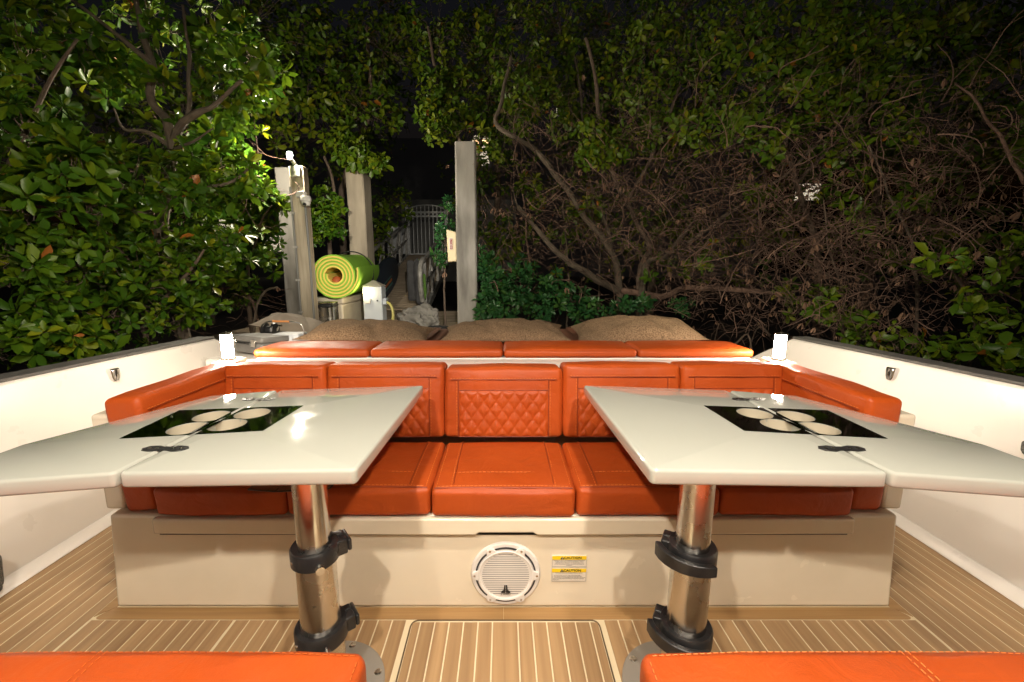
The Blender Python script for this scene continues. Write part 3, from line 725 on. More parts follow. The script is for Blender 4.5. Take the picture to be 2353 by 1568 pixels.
# ---- hardtop over the helm and its lamps (out of view, they light the cockpit and shore; the dock spot is added)
ht = empty('hardtop', (0, 0, 2.2), 'white hardtop over the helm', 'hardtop')
MB().prism(fillet([(-1.5, -2.2), (1.5, -2.2), (1.4, 1.05), (-1.4, 1.05)], .25, 6), 2.212, 2.30).build('roof_panel', WHITE, ht, .02, 2)
for sx in (-1, 1):
    for yy in (-1.9, -.6):
        MB().tube([(sx * 1.42, yy - .1, .80), (sx * 1.38, yy, 2.215)], .04, 10).build('post', WHITE, ht)
WARM = (1., .885, .73); LENS = emit('downlight_lens', (1., .885, .73), 12.)
def downlight(x, y, e_, aim, label, cone=150, name='downlight', col=WARM, blend=.6, size=.04):
    e = empty(name, (x, y, 2.205), label, 'lamp', 'hardtop lamps')
    MB().lathe([(.030, 2.2115), (.045, 2.2115), (.047, 2.207), (.045, 2.204), (.034, 2.203), (.030, 2.206)], 24, (x, y, 0), 'z', True).build('trim_ring', STEEL, e)
    MB().lathe([(.001, 2.2095), (.029, 2.2095), (.029, 2.208), (.001, 2.2075)], 20, (x, y, 0)).build('lens', LENS, e)
    lamp('bulb', 'SPOT', (x, y, 2.198), e_, col, e, spot_size=R(cone), spot_blend=blend, shadow_soft_size=size, aim=aim)
DL = 122.
for x, y, l in ((-.55, .72, 'aft left hardtop downlight'), (.55, .72, 'aft right hardtop downlight')):
    downlight(x, y, DL * .62, (x, y + .25, 0), l)
for x, y, l in ((-.55, -.35, 'forward left hardtop downlight'), (.55, -.35, 'forward right hardtop downlight')):
    downlight(x, y, DL * 1.75, (x, y + .8, 0), l)
for x, aim, pw, l in ((-1.0, (-3.1, 5.0, 1.4), 255., 'aft facing floodlight at the left end of the hardtop'), (1.0, (2.6, 6.6, 1.8), 600., 'aft facing floodlight at the right end of the hardtop')):
    downlight(x, 1.0, pw, aim, l, 94, 'floodlight', (1., .88, .66), .9, .05)
downlight(0., 1.0, 1250., (-2.45, 8.6, 1.0), 'added fill spotlight in the middle of the hardtop edge', 34, 'floodlight', (1., .92, .78), .7, .04)  # unseen spotlight added to brighten gangway, piles and dock gear

# ================================================================== THE SHORE
wa = MB().box(-60, 60, -40, 120, -.80, -.62).build('water', WATER, smooth=False); tag(wa, kind='structure')
nx, ny = 60, 40; xs_ = np.linspace(-30, 30, nx); ys_ = np.linspace(4.6, 60, ny); X_, Y_ = np.meshgrid(xs_, ys_)
Zm = -.66 + .5 * np.clip((Y_ - 5.2) / 5, 0, 1) + .06 * np.sin(X_ * 2.1) * np.cos(Y_ * 1.7) + .9 * np.clip((Y_ - 13) / 4, 0, 1)
Zm = np.where(np.abs(X_) > 3.4, np.maximum(Zm, -.62 + .35 * np.clip((np.abs(X_) - 3.2) / 2, 0, 1)), Zm)
idx = np.arange(nx * ny).reshape(ny, nx); f = np.stack([idx[:-1, :-1], idx[:-1, 1:], idx[1:, 1:], idx[1:, :-1]], -1).reshape(-1, 4)
tag(npmesh('mud_bank', np.stack([X_, Y_, Zm], -1).reshape(-1, 3), f, MUD), kind='structure')
DZ = .30
# ---- dock
dk = MB().box(-4.2, -.3, 4.9, 9.55, DZ - .30, DZ - .045).build('dock', mat('dock_frame', (.13, .10, .075), .9), smooth=False); tag(dk, kind='structure')
mp_ = None
for i in range(31):
    y0 = 4.91 + i * .15
    if mp_ is None:
        mp_ = MB().box(-1.95, 1.95, -.07, .07, -.04, 0).mesh('plank'); mp_.materials.append(DOCKW)
    o = bpy.data.objects.new('plank', mp_); C.objects.link(o); o.parent = dk; o.location = (-2.25, y0 + .075, DZ + .001 * (i % 3))
# ---- concrete piles
def pile(name, px0, px1, pytop, y, label, m, zbot=-.9, rotz=0., d=.30, lean=0.):
    a = at(px0, pytop, y=y); b = at(px1, pytop, y=y); w = b.x - a.x
    e = bpy.data.objects.new(name, None); 
    mb = MB(); h = w / 2; c = .018; zt = a.z
    poly = [(-h, -h + c), (-h + c, -h), (h - c, -h), (h, -h + c), (h, h - c), (h - c, h), (-h + c, h), (-h, h - c)]
    n = 8; N = 30; 
    for k in range(N + 1):
        z = zbot + (zt - zbot) * k / N
        for (x, yy) in poly:
            j = mnoise.noise(Vector((x * 3 + px0, yy * 3, z * 2.5))) * .006
            mb.v.append((x + j, yy + j, z))
    for k in range(N):
        for j in range(8): mb.f.append((k * 8 + j, k * 8 + (j + 1) % 8, (k + 1) * 8 + (j + 1) % 8, (k + 1) * 8 + j))
    mb.f += [tuple(range(8))[::-1], tuple(N * 8 + j for j in range(8))]
    o = mb.build(name, m, None, 0); o.location = ((a.x + b.x) / 2, y + h, 0); o.rotation_euler.z = rotz
    return tag(o, label, 'pile', 'concrete piles')
pile('concrete_pile', 1044, 1092, 325, 5.9, 'tall grey stained concrete pile in the centre, right of the gangway', CONC2)
pile('concrete_pile', 793, 836, 385, 7.9, 'concrete pile with leaves over its top, left of the gangway', CONC, rotz=R(-6))
pile('concrete_pile', 628, 680, 385, 6.6, 'shaded concrete pile behind the lit lamp post', CONC2, rotz=R(3))
# ---- lamp post
LP = at(682, 355, y=5.22)
lpx = at(690, 500, y=5.30).x
lpst = empty('lamp_post', (lpx, 5.30, -.7), 'slim lamp post with a bright white lamp beside a concrete pile', 'lamp post')
MB().box(lpx - .085, lpx + .085, 5.28, 5.42, -.7, LP.z - .11).build('post', mat('post_wood', (.42, .36, .27), .75, col2=(.28, .235, .17), nscale=6, nstretch=(4, 4, .3), bump=.4, bscale=40), lpst, .008, 1)
for dx, py0 in ((-.075, 430), (.088, 460)):
    p0 = at(680, py0, y=5.27)
    MB().tube([(lpx + dx, 5.268, DZ), (lpx + dx + .004, 5.268, p0.z * .6 + .1), (lpx + dx - .003, 5.268, p0.z)], .014, 8).build('conduit', mat('grey_conduit', (.17, .17, .16), .6), lpst)
for zc in (.7, 1.1, 1.5, 1.9):
    MB().box(lpx - .10, lpx - .05, 5.255, 5.282, zc, zc + .025).build('conduit_clip', ALU, lpst)
bx = Vector((lpx - .03, 5.22, LP.z))
MB().box(lpx - .06, lpx + .06, 5.25, 5.279, LP.z - .24, LP.z - .12).build('junction_box', ALU, lpst, .006, 1)
MB().tube([(lpx - .03, 5.34, LP.z - .11), (lpx - .03, 5.31, LP.z - .07), (bx.x, bx.y + .02, LP.z - .05), (bx.x, bx.y, LP.z - .04)], [.03, .022, .022, .026], 10).build('lamp_arm', ALU, lpst)
MB().lathe([(.002, LP.z - .038), (.020, LP.z - .028), (.028, LP.z), (.020, LP.z + .024), (.002, LP.z + .030)], 20, (bx.x, bx.y, 0)).build('bulb_glass', emit('lamp_white', (1, .88, .68), 6800.), lpst)
# ---- security camera
sc = at(700, 455, y=5.25)
e = empty('security_camera', (sc.x, 5.23, sc.z), 'white dome security camera on the lamp post', 'camera')
SCW = mat('white_plastic', (.62, .60, .57), .4)
MB().box(sc.x - .085, sc.x + .02, 5.20, 5.275, sc.z + .00, sc.z + .07).build('bracket', SCW, e, .008, 2)
MB().lathe([(.02, .012), (.055, .01), (.062, -.005), (.062, -.045), (.05, -.055)], 24, (sc.x + .035, 5.20, sc.z)).build('housing', SCW, e)
MB().lathe([(.052, -.056), (.05, -.075), (.036, -.098), (.002, -.108)], 24, (sc.x + .035, 5.20, sc.z)).build('dome', SCW, e)
MB().lathe([(.001, .055), (.018, .05), (.02, .03)], 16, (sc.x + .035, 5.20, sc.z - .085), 'y').build('lens', BLACK, e)
# ---- fire cabinet on the centre pile
a = at(1026, 531, y=6.0); b2 = at(1045, 601, y=6.0)
fc = empty('fire_cabinet', (a.x, 6.0, b2.z), 'cream fire cabinet with red FIRE sign on the centre pile', 'cabinet')
pc_ = [(a.x, a.z + .02), (b2.x + .03, a.z - .02), (b2.x + .03, b2.z), (a.x + .012, b2.z - .01)]
MB().prism_y(pc_, 5.98, 6.2).build('cabinet', mat('cream_cabinet', (.62, .52, .33), .5), fc, .012, 2)
MB().box(a.x + .035, a.x + .085, 5.974, 5.979, b2.z + .16, b2.z + .32).build('sign_plate', mat('sign_white', (.65, .6, .55), .5), fc, smooth=False)
MB().box(a.x + .047, a.x + .083, 5.970, 5.9735, b2.z + .165, b2.z + .312).build('sign_red', mat('sign_red', (.22, .03, .025), .5), fc, smooth=False)
for i, ch in enumerate('FIRE'):
    text('lettering', ch, .042, mat('sign_white', (.65, .6, .55), .5), fc, MT(a.x + .065, b2.z + .292 - i * .035, 5.968))
# ---- power pedestal
pp = at(859, 655, y=6.1); w = .135
px_ = pp.x
pd = empty('power_pedestal', (px_, 6.1, DZ), 'pale blue dock power pedestal with a small lit window', 'power pedestal')
PEDB = mat('pedestal_paint', (.50, .54, .58), .45, col2=(.42, .46, .5), nscale=4)
zt = pp.z - .02
MB().box(px_ - w, px_ + w, 6.0, 6.22, DZ + .001, zt).build('body', PEDB, pd, .012, 2)
MB().hexa([(px_ - w - .012, 5.985, zt + .001), (px_ + w + .012, 5.985, zt + .001), (px_ + w + .012, 6.235, zt + .001), (px_ - w - .012, 6.235, zt + .001)],
          [(px_ - .015, 6.09, zt + .085), (px_ + .015, 6.09, zt + .085), (px_ + .015, 6.12, zt + .085), (px_ - .015, 6.12, zt + .085)]).build('cap', mat('pedestal_cap', (.45, .41, .34), .6), pd, .004, 1)
MB().box(px_ - w + .012, px_ - .03, 5.991, 5.998, zt - .115, zt - .035).build('lit_window', emit('pedestal_light', (1., .78, .45), 9.), pd, smooth=False)
lamp('bulb', 'POINT', (px_ - .09, 5.93, zt - .07), 4., (1., .8, .5), pd, shadow_soft_size=.03)
MB().box(px_ - w + .03, px_ - .02, 5.97, 5.9985, zt - .24, zt - .16).build('socket_cover', SCW, pd, .006, 2)
MB().box(px_ + w + .001, px_ + w + .05, 6.03, 6.16, zt - .26, zt - .17).build('socket_cover', PEDB, pd, .006, 2)
MB().lathe([(.001, .012), (.012, .01), (.012, .0)], 12, (px_ + .07, 6.0, zt - .2), 'y').build('lock', BLACK, pd)
hp = [Vector((px_ + w + .04, 6.06, zt - .22)), Vector((px_ + w + .12, 6.02, zt - .27)), Vector((px_ + w + .15, 6.0, zt - .42)), Vector((px_ + w + .10, 6.0, DZ + .02)), Vector((px_ + .3, 5.8, DZ + .03)), Vector((px_ + .1, 5.75, DZ + .03))]
def smoothp(pts, k=6):
    out = []
    for i in range(len(pts) - 1):
        p0, p1, p2, p3 = pts[max(0, i - 1)], pts[i], pts[i + 1], pts[min(len(pts) - 1, i + 2)]
        for j in range(k):
            t = j / k; out.append(.5 * ((2 * p1) + (p2 - p0) * t + (2 * p0 - 5 * p1 + 4 * p2 - p3) * t * t + (3 * p1 - p0 - 3 * p2 + p3) * t ** 3))
    out.append(pts[-1]); return out
o = MB().tube(smoothp(hp), .02, 10).build('shore_cable', mat('yellow_cable', (.42, .38, .12), .5)); tag(o, 'yellow shore power cable hanging from the pale blue pedestal', 'cable')
# ---- deck box, rolled mat, bin, bucket
bxl = at(716, 690, y=5.95); bxr = at(788, 690, y=5.95); zt = at(750, 684, y=5.95).z
db = empty('deck_box', ((bxl.x + bxr.x) / 2, 6.5, DZ), 'beige deck box under the rolled green mat', 'deck box')
DBM = mat('beige_plastic', (.55, .49, .38), .55, col2=(.47, .41, .32), nscale=5)
MB().box(bxl.x + .02, bxr.x - .02, 5.98, 7.2, DZ + .001, zt - .10).build('box_body', DBM, db, .02, 2)
MB().box(bxl.x, bxr.x, 5.96, 7.22, zt - .098, zt).build('lid', DBM, db, .025, 3)
MB().box((bxl.x + bxr.x) / 2 - .05, (bxl.x + bxr.x) / 2 + .05, 5.945, 5.962, zt - .13, zt - .07).build('latch', ALU, db, .004, 1)
mc = at(769, 643, y=5.85); ro = .325; mz = zt + ro * .995 - .02
mc = Vector((mc.x, 5.85, mz))
rm = empty('rolled_mat', (mc.x, 6.6, zt), 'big rolled foam mat, lime green outside and yellow inside', 'foam mat')
ax = Vector((-.12, 1, .03)).normalized(); Lm = 1.6
ex = Vector((1, .12, 0)).normalized(); ez = ex.cross(ax).normalized() * -1
if ez.z < 0: ez = -ez
def spiral(r_off0, r_off1, name, m, turns=4.6):
    N = 170; mb = MB(); pit = .044
    for i in range(N + 1):
        a = 2 * PI * turns * i / N; rc = ro - pit * turns + pit * turns * i / N
        th = a + R(20) - 2 * PI * turns
        fl_ = max(0, (i - N * .97) / (N * .03)) * .03
        for rr in (rc + r_off0 + fl_, rc + r_off1 + fl_):
            d = ex * math.cos(th) * rr + ez * math.sin(th) * rr
            mb.v.append(tuple(mc + d)); mb.v.append(tuple(mc + d + ax * Lm))
    for i in range(N):
        o = i * 4; mb.f += [(o, o + 4, o + 5, o + 1), (o + 2, o + 3, o + 7, o + 6), (o, o + 2, o + 6, o + 4), (o + 1, o + 5, o + 7, o + 3)]
    mb.f += [(0, 1, 3, 2), (N * 4, N * 4 + 2, N * 4 + 3, N * 4 + 1)]
    return mb.build(name, m, rm)
spiral(-.018, -.001, 'green_layer', mat('lime_foam', (.30, .62, .05), .75, col2=(.27, .57, .045), nscale=5))
spiral(-.041, -.0185, 'yellow_layer', mat('yellow_foam', (.88, .70, .14), .75))
sp_ = [mc + ax * 1.05 + (ex * math.cos(t) + ez * math.sin(t)) * (ro + .012) for t in np.linspace(R(-40), R(250), 40)]
MB().tube(sp_, .011, 6).build('tie_strap', BLACK, rm)
o = MB().lathe([(.002, -.07), (.04, -.058), (.062, -.03), (.07, 0), (.062, .03), (.04, .058), (.002, .07)], 20, (mc.x - .02, 5.98, mc.z - .075)).build('ball', mat('orange_rubber', (.45, .11, .03), .6)); tag(o, 'small orange ball inside the rolled green mat', 'ball')
tb = at(738, 700, y=5.55); wt = .165
zt2 = at(738, 698, y=5.5).z
tc = empty('trash_can', (tb.x, 5.62, DZ), 'steel pedal bin with black rim in front of the deck box', 'trash can')
MB().prism(fillet([(tb.x - wt, 5.48), (tb.x + wt, 5.48), (tb.x + wt, 5.74), (tb.x - wt, 5.74)], .06, 6), DZ + .03, zt2 - .05).build('body', STEEL, tc, .004, 1)
MB().prism(fillet([(tb.x - wt - .004, 5.476), (tb.x + wt + .004, 5.476), (tb.x + wt + .004, 5.744), (tb.x - wt - .004, 5.744)], .06, 6), zt2 - .049, zt2 - .01).build('rim', BLACK, tc, .004, 1)
MB().prism(fillet([(tb.x - wt, 5.48), (tb.x + wt, 5.48), (tb.x + wt, 5.74), (tb.x - wt, 5.74)], .06, 6), zt2 - .009, zt2 + .012).build('lid', STEEL, tc, .008, 2)
MB().prism(fillet([(tb.x - wt - .003, 5.477), (tb.x + wt + .003, 5.477), (tb.x + wt + .003, 5.743), (tb.x - wt - .003, 5.743)], .06, 6), DZ + .001, DZ + .029).build('foot', BLACK, tc)
bk = at(772, 742, y=5.75)
e = empty('bucket', (bk.x, 5.78, DZ), 'small red bucket beside the steel bin', 'bucket')
REDP = mat('red_plastic', (.55, .03, .02), .4)
MB().lathe([(.07, DZ + .001), (.085, DZ + .20), (.092, DZ + .20), (.092, DZ + .215), (.082, DZ + .215), (.068, DZ + .01), (.001, DZ + .01)], 28, (bk.x, 5.78, 0)).build('pail', REDP, e)
MB().tube([(bk.x + .09 * math.cos(t), 5.78, DZ + .2 + .09 * math.sin(t)) for t in np.linspace(0, PI, 14)], .004, 6).build('handle', STEEL, e)
# ---- tarp heap and rope
def heap(name, c, sx, sy, sz, m, label, cat, seed):
    bm = bmesh.new(); bmesh.ops.create_icosphere(bm, subdivisions=5, radius=1)
    for v in bm.verts:
        d = v.co.normalized(); n = mnoise.fractal(d * 1.7 + Vector((seed, 0, 0)), 1., 2., 4); rdg = abs(mnoise.noise(d * 2.6 + Vector((0, seed, 0))))
        v.co = d * (1 + .35 * n - .45 * (rdg < .10) * (1 - rdg * 10) + .15 * rdg)
        v.co.z = max(v.co.z, -.25); v.co = Vector((v.co.x * sx, v.co.y * sy, (v.co.z + .25) * sz))
    me = bpy.data.meshes.new(name); bm.to_mesh(me); bm.free(); o = bpy.data.objects.new(name, me); C.objects.link(o); fin(o, m); o.location = c
    return tag(o, label, cat)
tp = at(958, 735, y=6.6)
heap('canvas_heap', (tp.x, 6.6, DZ), .36, .30, .28, TARP, 'crumpled grey canvas heap at the foot of the gangway', 'canvas', 3.)
rp = []
for i in range(90):
    a = i * .42; rr = .13 + .03 * math.sin(i * .7); rp.append(Vector((at(1010, 745, y=6.1).x + rr * math.cos(a), 6.1 + rr * math.sin(a), DZ + .02 + .0011 * i)))
o = MB().tube(rp, .013, 6).build('rope_coil', mat('black_rope', (.02, .02, .02), .9)); tag(o, 'coiled black rope on the dock by the centre pile', 'rope')
# ---- gangway
g0 = at(862, 715, z=DZ); 
GX0, GX1, GY0, GY1, GZ1 = -3.22, -1.78, 9.5, 14.4, 1.66
gw = empty('gangway', (-2.5, GY0, DZ), 'wooden gangway with grey pipe rails rising to the gate', 'gangway')
gz = lambda y: DZ + (GZ1 - DZ) * (y - GY0) / (GY1 - GY0)
sl_ = math.atan2(GZ1 - DZ, GY1 - GY0); npl = 33; Lg = math.hypot(GZ1 - DZ, GY1 - GY0)
pm = MB().box((GX0 - GX1) / 2, (GX1 - GX0) / 2, -.068, .068, -.035, 0).mesh('plank'); pm.materials.append(DOCKW)
for i in range(npl):
    t = (i + .5) / npl; o = bpy.data.objects.new('plank', pm); C.objects.link(o); o.parent = gw
    o.location = ((GX0 + GX1) / 2 + 2.5, (GY1 - GY0) * t, (GZ1 - DZ) * t + .05); o.rotation_euler.x = sl_
for X in (GX0, GX1):
    MB().hexa([(X - .04, GY0, DZ - .10), (X + .04, GY0, DZ - .10), (X + .04, GY1, GZ1 - .10), (X - .04, GY1, GZ1 - .10)], [(X - .04, GY0, DZ + .08), (X + .04, GY0, DZ + .08), (X + .04, GY1, GZ1 + .08), (X - .04, GY1, GZ1 + .08)]).build('stringer', ALU, gw)
    rail = [Vector((X, GY0 - .25, DZ + .25)), Vector((X, GY0 - .42, DZ + .62)), Vector((X, GY0 - .36, DZ + .98)), Vector((X, GY0 - .05, DZ + 1.16)), Vector((X, GY0 + .5, gz(GY0 + .5) + 1.10)), Vector((X, GY1, GZ1 + 1.08))]
    MB().tube(smoothp(rail), .055, 10).build('handrail', ALU, gw)
    MB().tube([(X, GY0 - .30, DZ + .62), (X, GY0 + .4, gz(GY0 + .4) + .58), (X, GY1, GZ1 + .55)], .035, 8).build('mid_rail', ALU, gw)
    for k in range(6):
        yy = GY0 + .15 + k * .92
        MB().box(X - .03, X + .03, yy - .03, yy + .03, gz(yy), gz(yy) + 1.06).build('post', ALU, gw)
        if k < 5:
            MB().hexa([(X - .02, yy, gz(yy) + .08), (X + .02, yy, gz(yy) + .08), (X + .02, yy + .06, gz(yy) + .08), (X - .02, yy + .06, gz(yy) + .08)],
                      [(X - .02, yy + .86, gz(yy + .9) + 1.0), (X + .02, yy + .86, gz(yy + .9) + 1.0), (X + .02, yy + .92, gz(yy + .9) + 1.0), (X - .02, yy + .92, gz(yy + .9) + 1.0)]).build('brace', ALU, gw)
# ---- gate
gt = empty('gate', (-2.6, 14.5, GZ1), 'pale metal bar gate with arched top at the end of the gangway', 'gate')
gx0, gx1 = at(942, 560, y=14.5).x, at(1024, 560, y=14.5).x; zb = at(980, 584, y=14.5).z; zr = at(980, 498, y=14.5).z; zr2 = at(980, 489, y=14.5).z; za = at(980, 473, y=14.5).z
for zz_ in (zb, zr, zr2 + .02): MB().box(gx0, gx1, 14.48, 14.52, zz_ - .02, zz_ + .02).build('cross_bar', GATEM, gt)
arch = lambda x: zr2 + (za - zr2) * math.sqrt(max(0, 1 - ((x - (gx0 + gx1) / 2) / ((gx1 - gx0) / 2 + .05)) ** 2)) + .02
n = 9
for i in range(n + 1):
    x = gx0 + (gx1 - gx0) * i / n
    MB().box(x - .012, x + .012, 14.49, 14.51, zb, arch(x)).build('bar', GATEM, gt, smooth=False)
    if i < n:
        c = (x + (gx1 - gx0) / n / 2, 14.5, (zr + zr2) / 2 + .01)
        MB().tube([(c[0] + .05 * math.cos(t), 14.5, c[2] + .05 * math.sin(t)) for t in np.linspace(0, 2 * PI, 17)], .012, 5, False).build('ring', GATEM, gt)
MB().tube([(gx0 + (gx1 - gx0) * t, 14.5, arch(gx0 + (gx1 - gx0) * t)) for t in np.linspace(0, 1, 24)], .022, 8).build('arch', GATEM, gt)
for x in (gx0 - .06, gx1 + .06): MB().box(x - .05, x + .05, 14.44, 14.56, zb - .3, zr2 + .32).build('gate_post', GATEM, gt, .008, 1)
MB().box(gx0 - .75, gx0 - .12, 14.47, 14.53, zb, zb + .9).build('side_panel', GATEM, gt)
# ---- low wall beyond the gate, lit house beyond the trees
p = at(985, 470, y=17.5)
o = MB().box(p.x - 1.1, p.x + 3.5, 17.5, 17.7, .5, at(985, 459, y=17.5).z).build('garden_wall', mat('grey_wall', (.22, .22, .21), .9), smooth=False); tag(o, 'low grey garden wall beyond the gate', 'wall')
hs = empty('house', (0, 27, -.5), 'pale house with lit windows far behind the trees', 'house')
HW = mat('house_wall', (.10, .10, .11), .8)
MB().box(-16, 16, 27, 33, -.5, 9.).build('wall', HW, hs, smooth=False)
WL = emit('lit_window', (1., .84, .62), .75)
for (px, py, ww, hh) in ((1105, 352, 1.0, 1.5), (1106, 322, .9, .5), (1855, 442, 1.5, 1.0), (505, 520, 2.6, .9), (640, 560, 2.0, 1.0), (1290, 250, .6, .8)):
    p = at(px, py, y=26.98)
    o = MB().box(p.x - ww / 2, p.x + ww / 2, 26.93, 26.99, p.z - hh / 2, p.z + hh / 2).build('window', WL, hs, smooth=False)
    f_ = MB()
    for k in range(5): f_.box(p.x - ww / 2, p.x + ww / 2, 26.90, 26.925, p.z - hh / 2 + hh * k / 4 - .015, p.z - hh / 2 + hh * k / 4 + .015)
    f_ = f_.build('window_frame', HW, None, smooth=False); f_.parent = o
# ---- paddle boards on the gangway
def board(name, x, y0, L, H, m, stripes, label, lean):
    e = empty(name, (x, y0 + L / 2, gz(y0 + L / 2)), label, 'paddle board', 'paddle boards on the gangway')
    def outline(k, n=40): return [(y0 + L / 2 + L / 2 * k * math.cos(t) , H / 2 * k * math.copysign(abs(math.sin(t)) ** .75, math.sin(t))) for t in np.linspace(0, 2 * PI, n, endpoint=False)]
    def tr(xo, y, h): zc = gz(y) + .06 + H / 2; return (x + xo + lean * (h + H / 2), y, zc + h)
    mb = MB(); rings = []
    for xo, k in ((.0, .93), (.025, .985), (.06, 1.), (.095, .985), (.12, .93)):
        rings.append(len(mb.v)); mb.v += [tr(xo, a, b) for a, b in outline(k)]
    for r0, r1 in zip(rings[:-1], rings[1:]):
        for j in range(40): mb.f.append((r0 + j, r0 + (j + 1) % 40, r1 + (j + 1) % 40, r1 + j))
    mb.f += [tuple(rings[0] + j for j in range(40))[::-1], tuple(rings[-1] + j for j in range(40))]
    mb.build('board_body', m, e)
    for (h0, h1, mm) in stripes:
        q = MB(); N = 24
        for i in range(N + 1):
            y = y0 + L * (.06 + .6 * i / N); lim = H / 2 * .9 * (max(0, 1 - ((y - y0 - L / 2) / (L / 2)) ** 2)) ** .4
            for h in (h0, h1):
                hh = max(-lim, min(lim, h * H)); q.v.append(tr(.1225, y, hh))
        for i in range(N): q.f.append((2 * i, 2 * i + 2, 2 * i + 3, 2 * i + 1))
        # give the stripe a little body
        q2 = MB(); q2.v = q.v + [(a + .004, b, c) for a, b, c in q.v]; M_ = len(q.v)
        for i in range(N):
            a, b, c, d = 2 * i, 2 * i + 2, 2 * i + 3, 2 * i + 1
            q2.f += [(a, b, c, d), (a + M_, d + M_, c + M_, b + M_), (a, a + M_, b + M_, b), (d, c, c + M_, d + M_)]
        q2.build('stripe', mm, e)
SO, STL = mat('stripe_orange', (.55, .18, .05), .5), mat('stripe_teal', (.10, .25, .22), .5)
board('paddle_board', -2.93, 9.15, 2.5, .80, mat('navy_board', (.035, .05, .075), .5), ((-.20, -.13, SO), (-.30, -.24, STL), (-.07, -.04, STL)), 'dark paddle board with orange and teal stripes on the gangway', -.12)
board('paddle_board', -3.10, 9.35, 2.3, .62, mat('blue_board', (.03, .12, .30), .5), ((-.1, 0, mat('stripe_yellow', (.5, .42, .08), .5)),), 'blue paddle board leaning behind the striped one on the gangway', -.08)
# ---- life vest on the right rail
lv = empty('life_vest', (GX1 - .08, 9.6, .6), 'dark grey life vest hanging from the right gangway rail', 'life vest')
VEST = mat('grey_vest', (.07, .07, .075), .85, col2=(.045, .045, .05), nscale=8)
rbox('front_panel', (GX1 - .26, 9.42, .98), (.17, .10, .86), .04, VEST, lv, (.01, .02, .02), 12, .02, seed=3)
rbox('front_panel', (GX1 - .08, 9.38, .95), (.17, .10, .92), .04, VEST, lv, (.01, .02, .02), 12, .02, seed=5)
MB().tube([(GX1 - .22, 9.40, 1.36), (GX1 - .12, 9.44, 1.46), (GX1 - .04, 9.42, 1.36)], .03, 8).build('shoulder_strap', VEST, lv)
o = rbox('towel', (GX1 + .03, 9.34, .86), (.07, .05, .52), .02, mat('green_towel', (.16, .32, .06), .9), None, (.01, .01, .01), 12, .02); tag(o, 'narrow green towel hanging beside the grey life vest', 'towel')

# ---- gear on the left of the aft deck
a = at(585, 785, y=2.88)
ck = empty('tackle_case', (a.x, 2.95, .66), 'grey hard case with steel latches behind the left lantern', 'case')
CASE = mat('grey_case', (.17, .165, .155), .5, col2=(.13, .125, .12), nscale=10)
cs_ = [MB().box(-.17, .17, -.12, .12, .001, .075).build('case_body', CASE, None, .012, 2), MB().box(-.175, .175, -.125, .125, .077, .118).build('lid', CASE, None, .014, 2),
       MB().tube([(-.05, -.13, .07), (-.045, -.155, .075), (.045, -.155, .075), (.05, -.13, .07)], .007, 8).build('handle', BLACK, None)]
cs_ += [MB().box(xx - .022, xx + .022, -.135, -.126, .05, .10).build('latch', STEEL, None, .002, 1) for xx in (-.10, .10)]
for oo in cs_: oo.parent = ck
ck.rotation_euler = (R(-4), 0, R(-24)); ck.location.z = .668
a = at(660, 780, y=3.0)
co_ = empty('cooler', (a.x, 3.05, .66), 'small white cooler with wire handle on the aft deck', 'cooler')
CW = mat('cooler_white', (.48, .51, .55), .45)
MB().box(a.x - .10, a.x + .09, 2.98, 3.12, .662, .745).build('cooler_body', CW, co_, .012, 2)
MB().box(a.x - .106, a.x + .096, 2.974, 3.126, .747, .785).build('lid', CW, co_, .014, 3)
MB().tube(smoothp([Vector((a.x + .098, 3.05, .735)), Vector((a.x + .098, 3.05, .82)), Vector((a.x + .05, 3.05, .865)), Vector((a.x - .15, 3.05, .87)), Vector((a.x - .20, 3.05, .83))]), .004, 8).build('wire_handle', STEEL, co_)
MB().tube([(a.x - .12, 3.05, .873), (a.x + .0, 3.05, .870)], .008, 10).build('wood_grip', mat('grip_wood', (.42, .17, .05), .5), co_)
for xx in (-.05, .04): MB().box(a.x + xx - .015, a.x + xx + .015, 2.966, 2.975, .73, .775).build('latch', CW, co_, .003, 1)
rl = at(622, 770, y=3.15)
re = empty('fishing_reel', (rl.x, 3.15, .66), 'dark fishing reel standing in front of the white cooler', 'reel')
MB().lathe([(.02, -.05), (.055, -.045), (.06, -.03), (.035, -.02), (.035, .02), (.06, .03), (.055, .045), (.02, .05)], 28, (rl.x, 3.15, .79), 'x').build('spool', BLACK, re)
MB().box(rl.x - .02, rl.x + .02, 3.13, 3.17, .662, .745).build('foot', BLACK, re, .004, 1)
MB().tube([(rl.x + .05, 3.15, .79), (rl.x + .075, 3.13, .83), (rl.x + .105, 3.12, .83)], .008, 8).build('crank', STEEL, re)
pg = at(695, 762, y=3.75)
pillow('pillow', (pg.x, 3.62, .76), .56, .44, .17, GREYFAB, (R(6), R(14), R(8)), 'smooth taupe pillow slumped beside the white cooler', 6., 'loose taupe pillow')

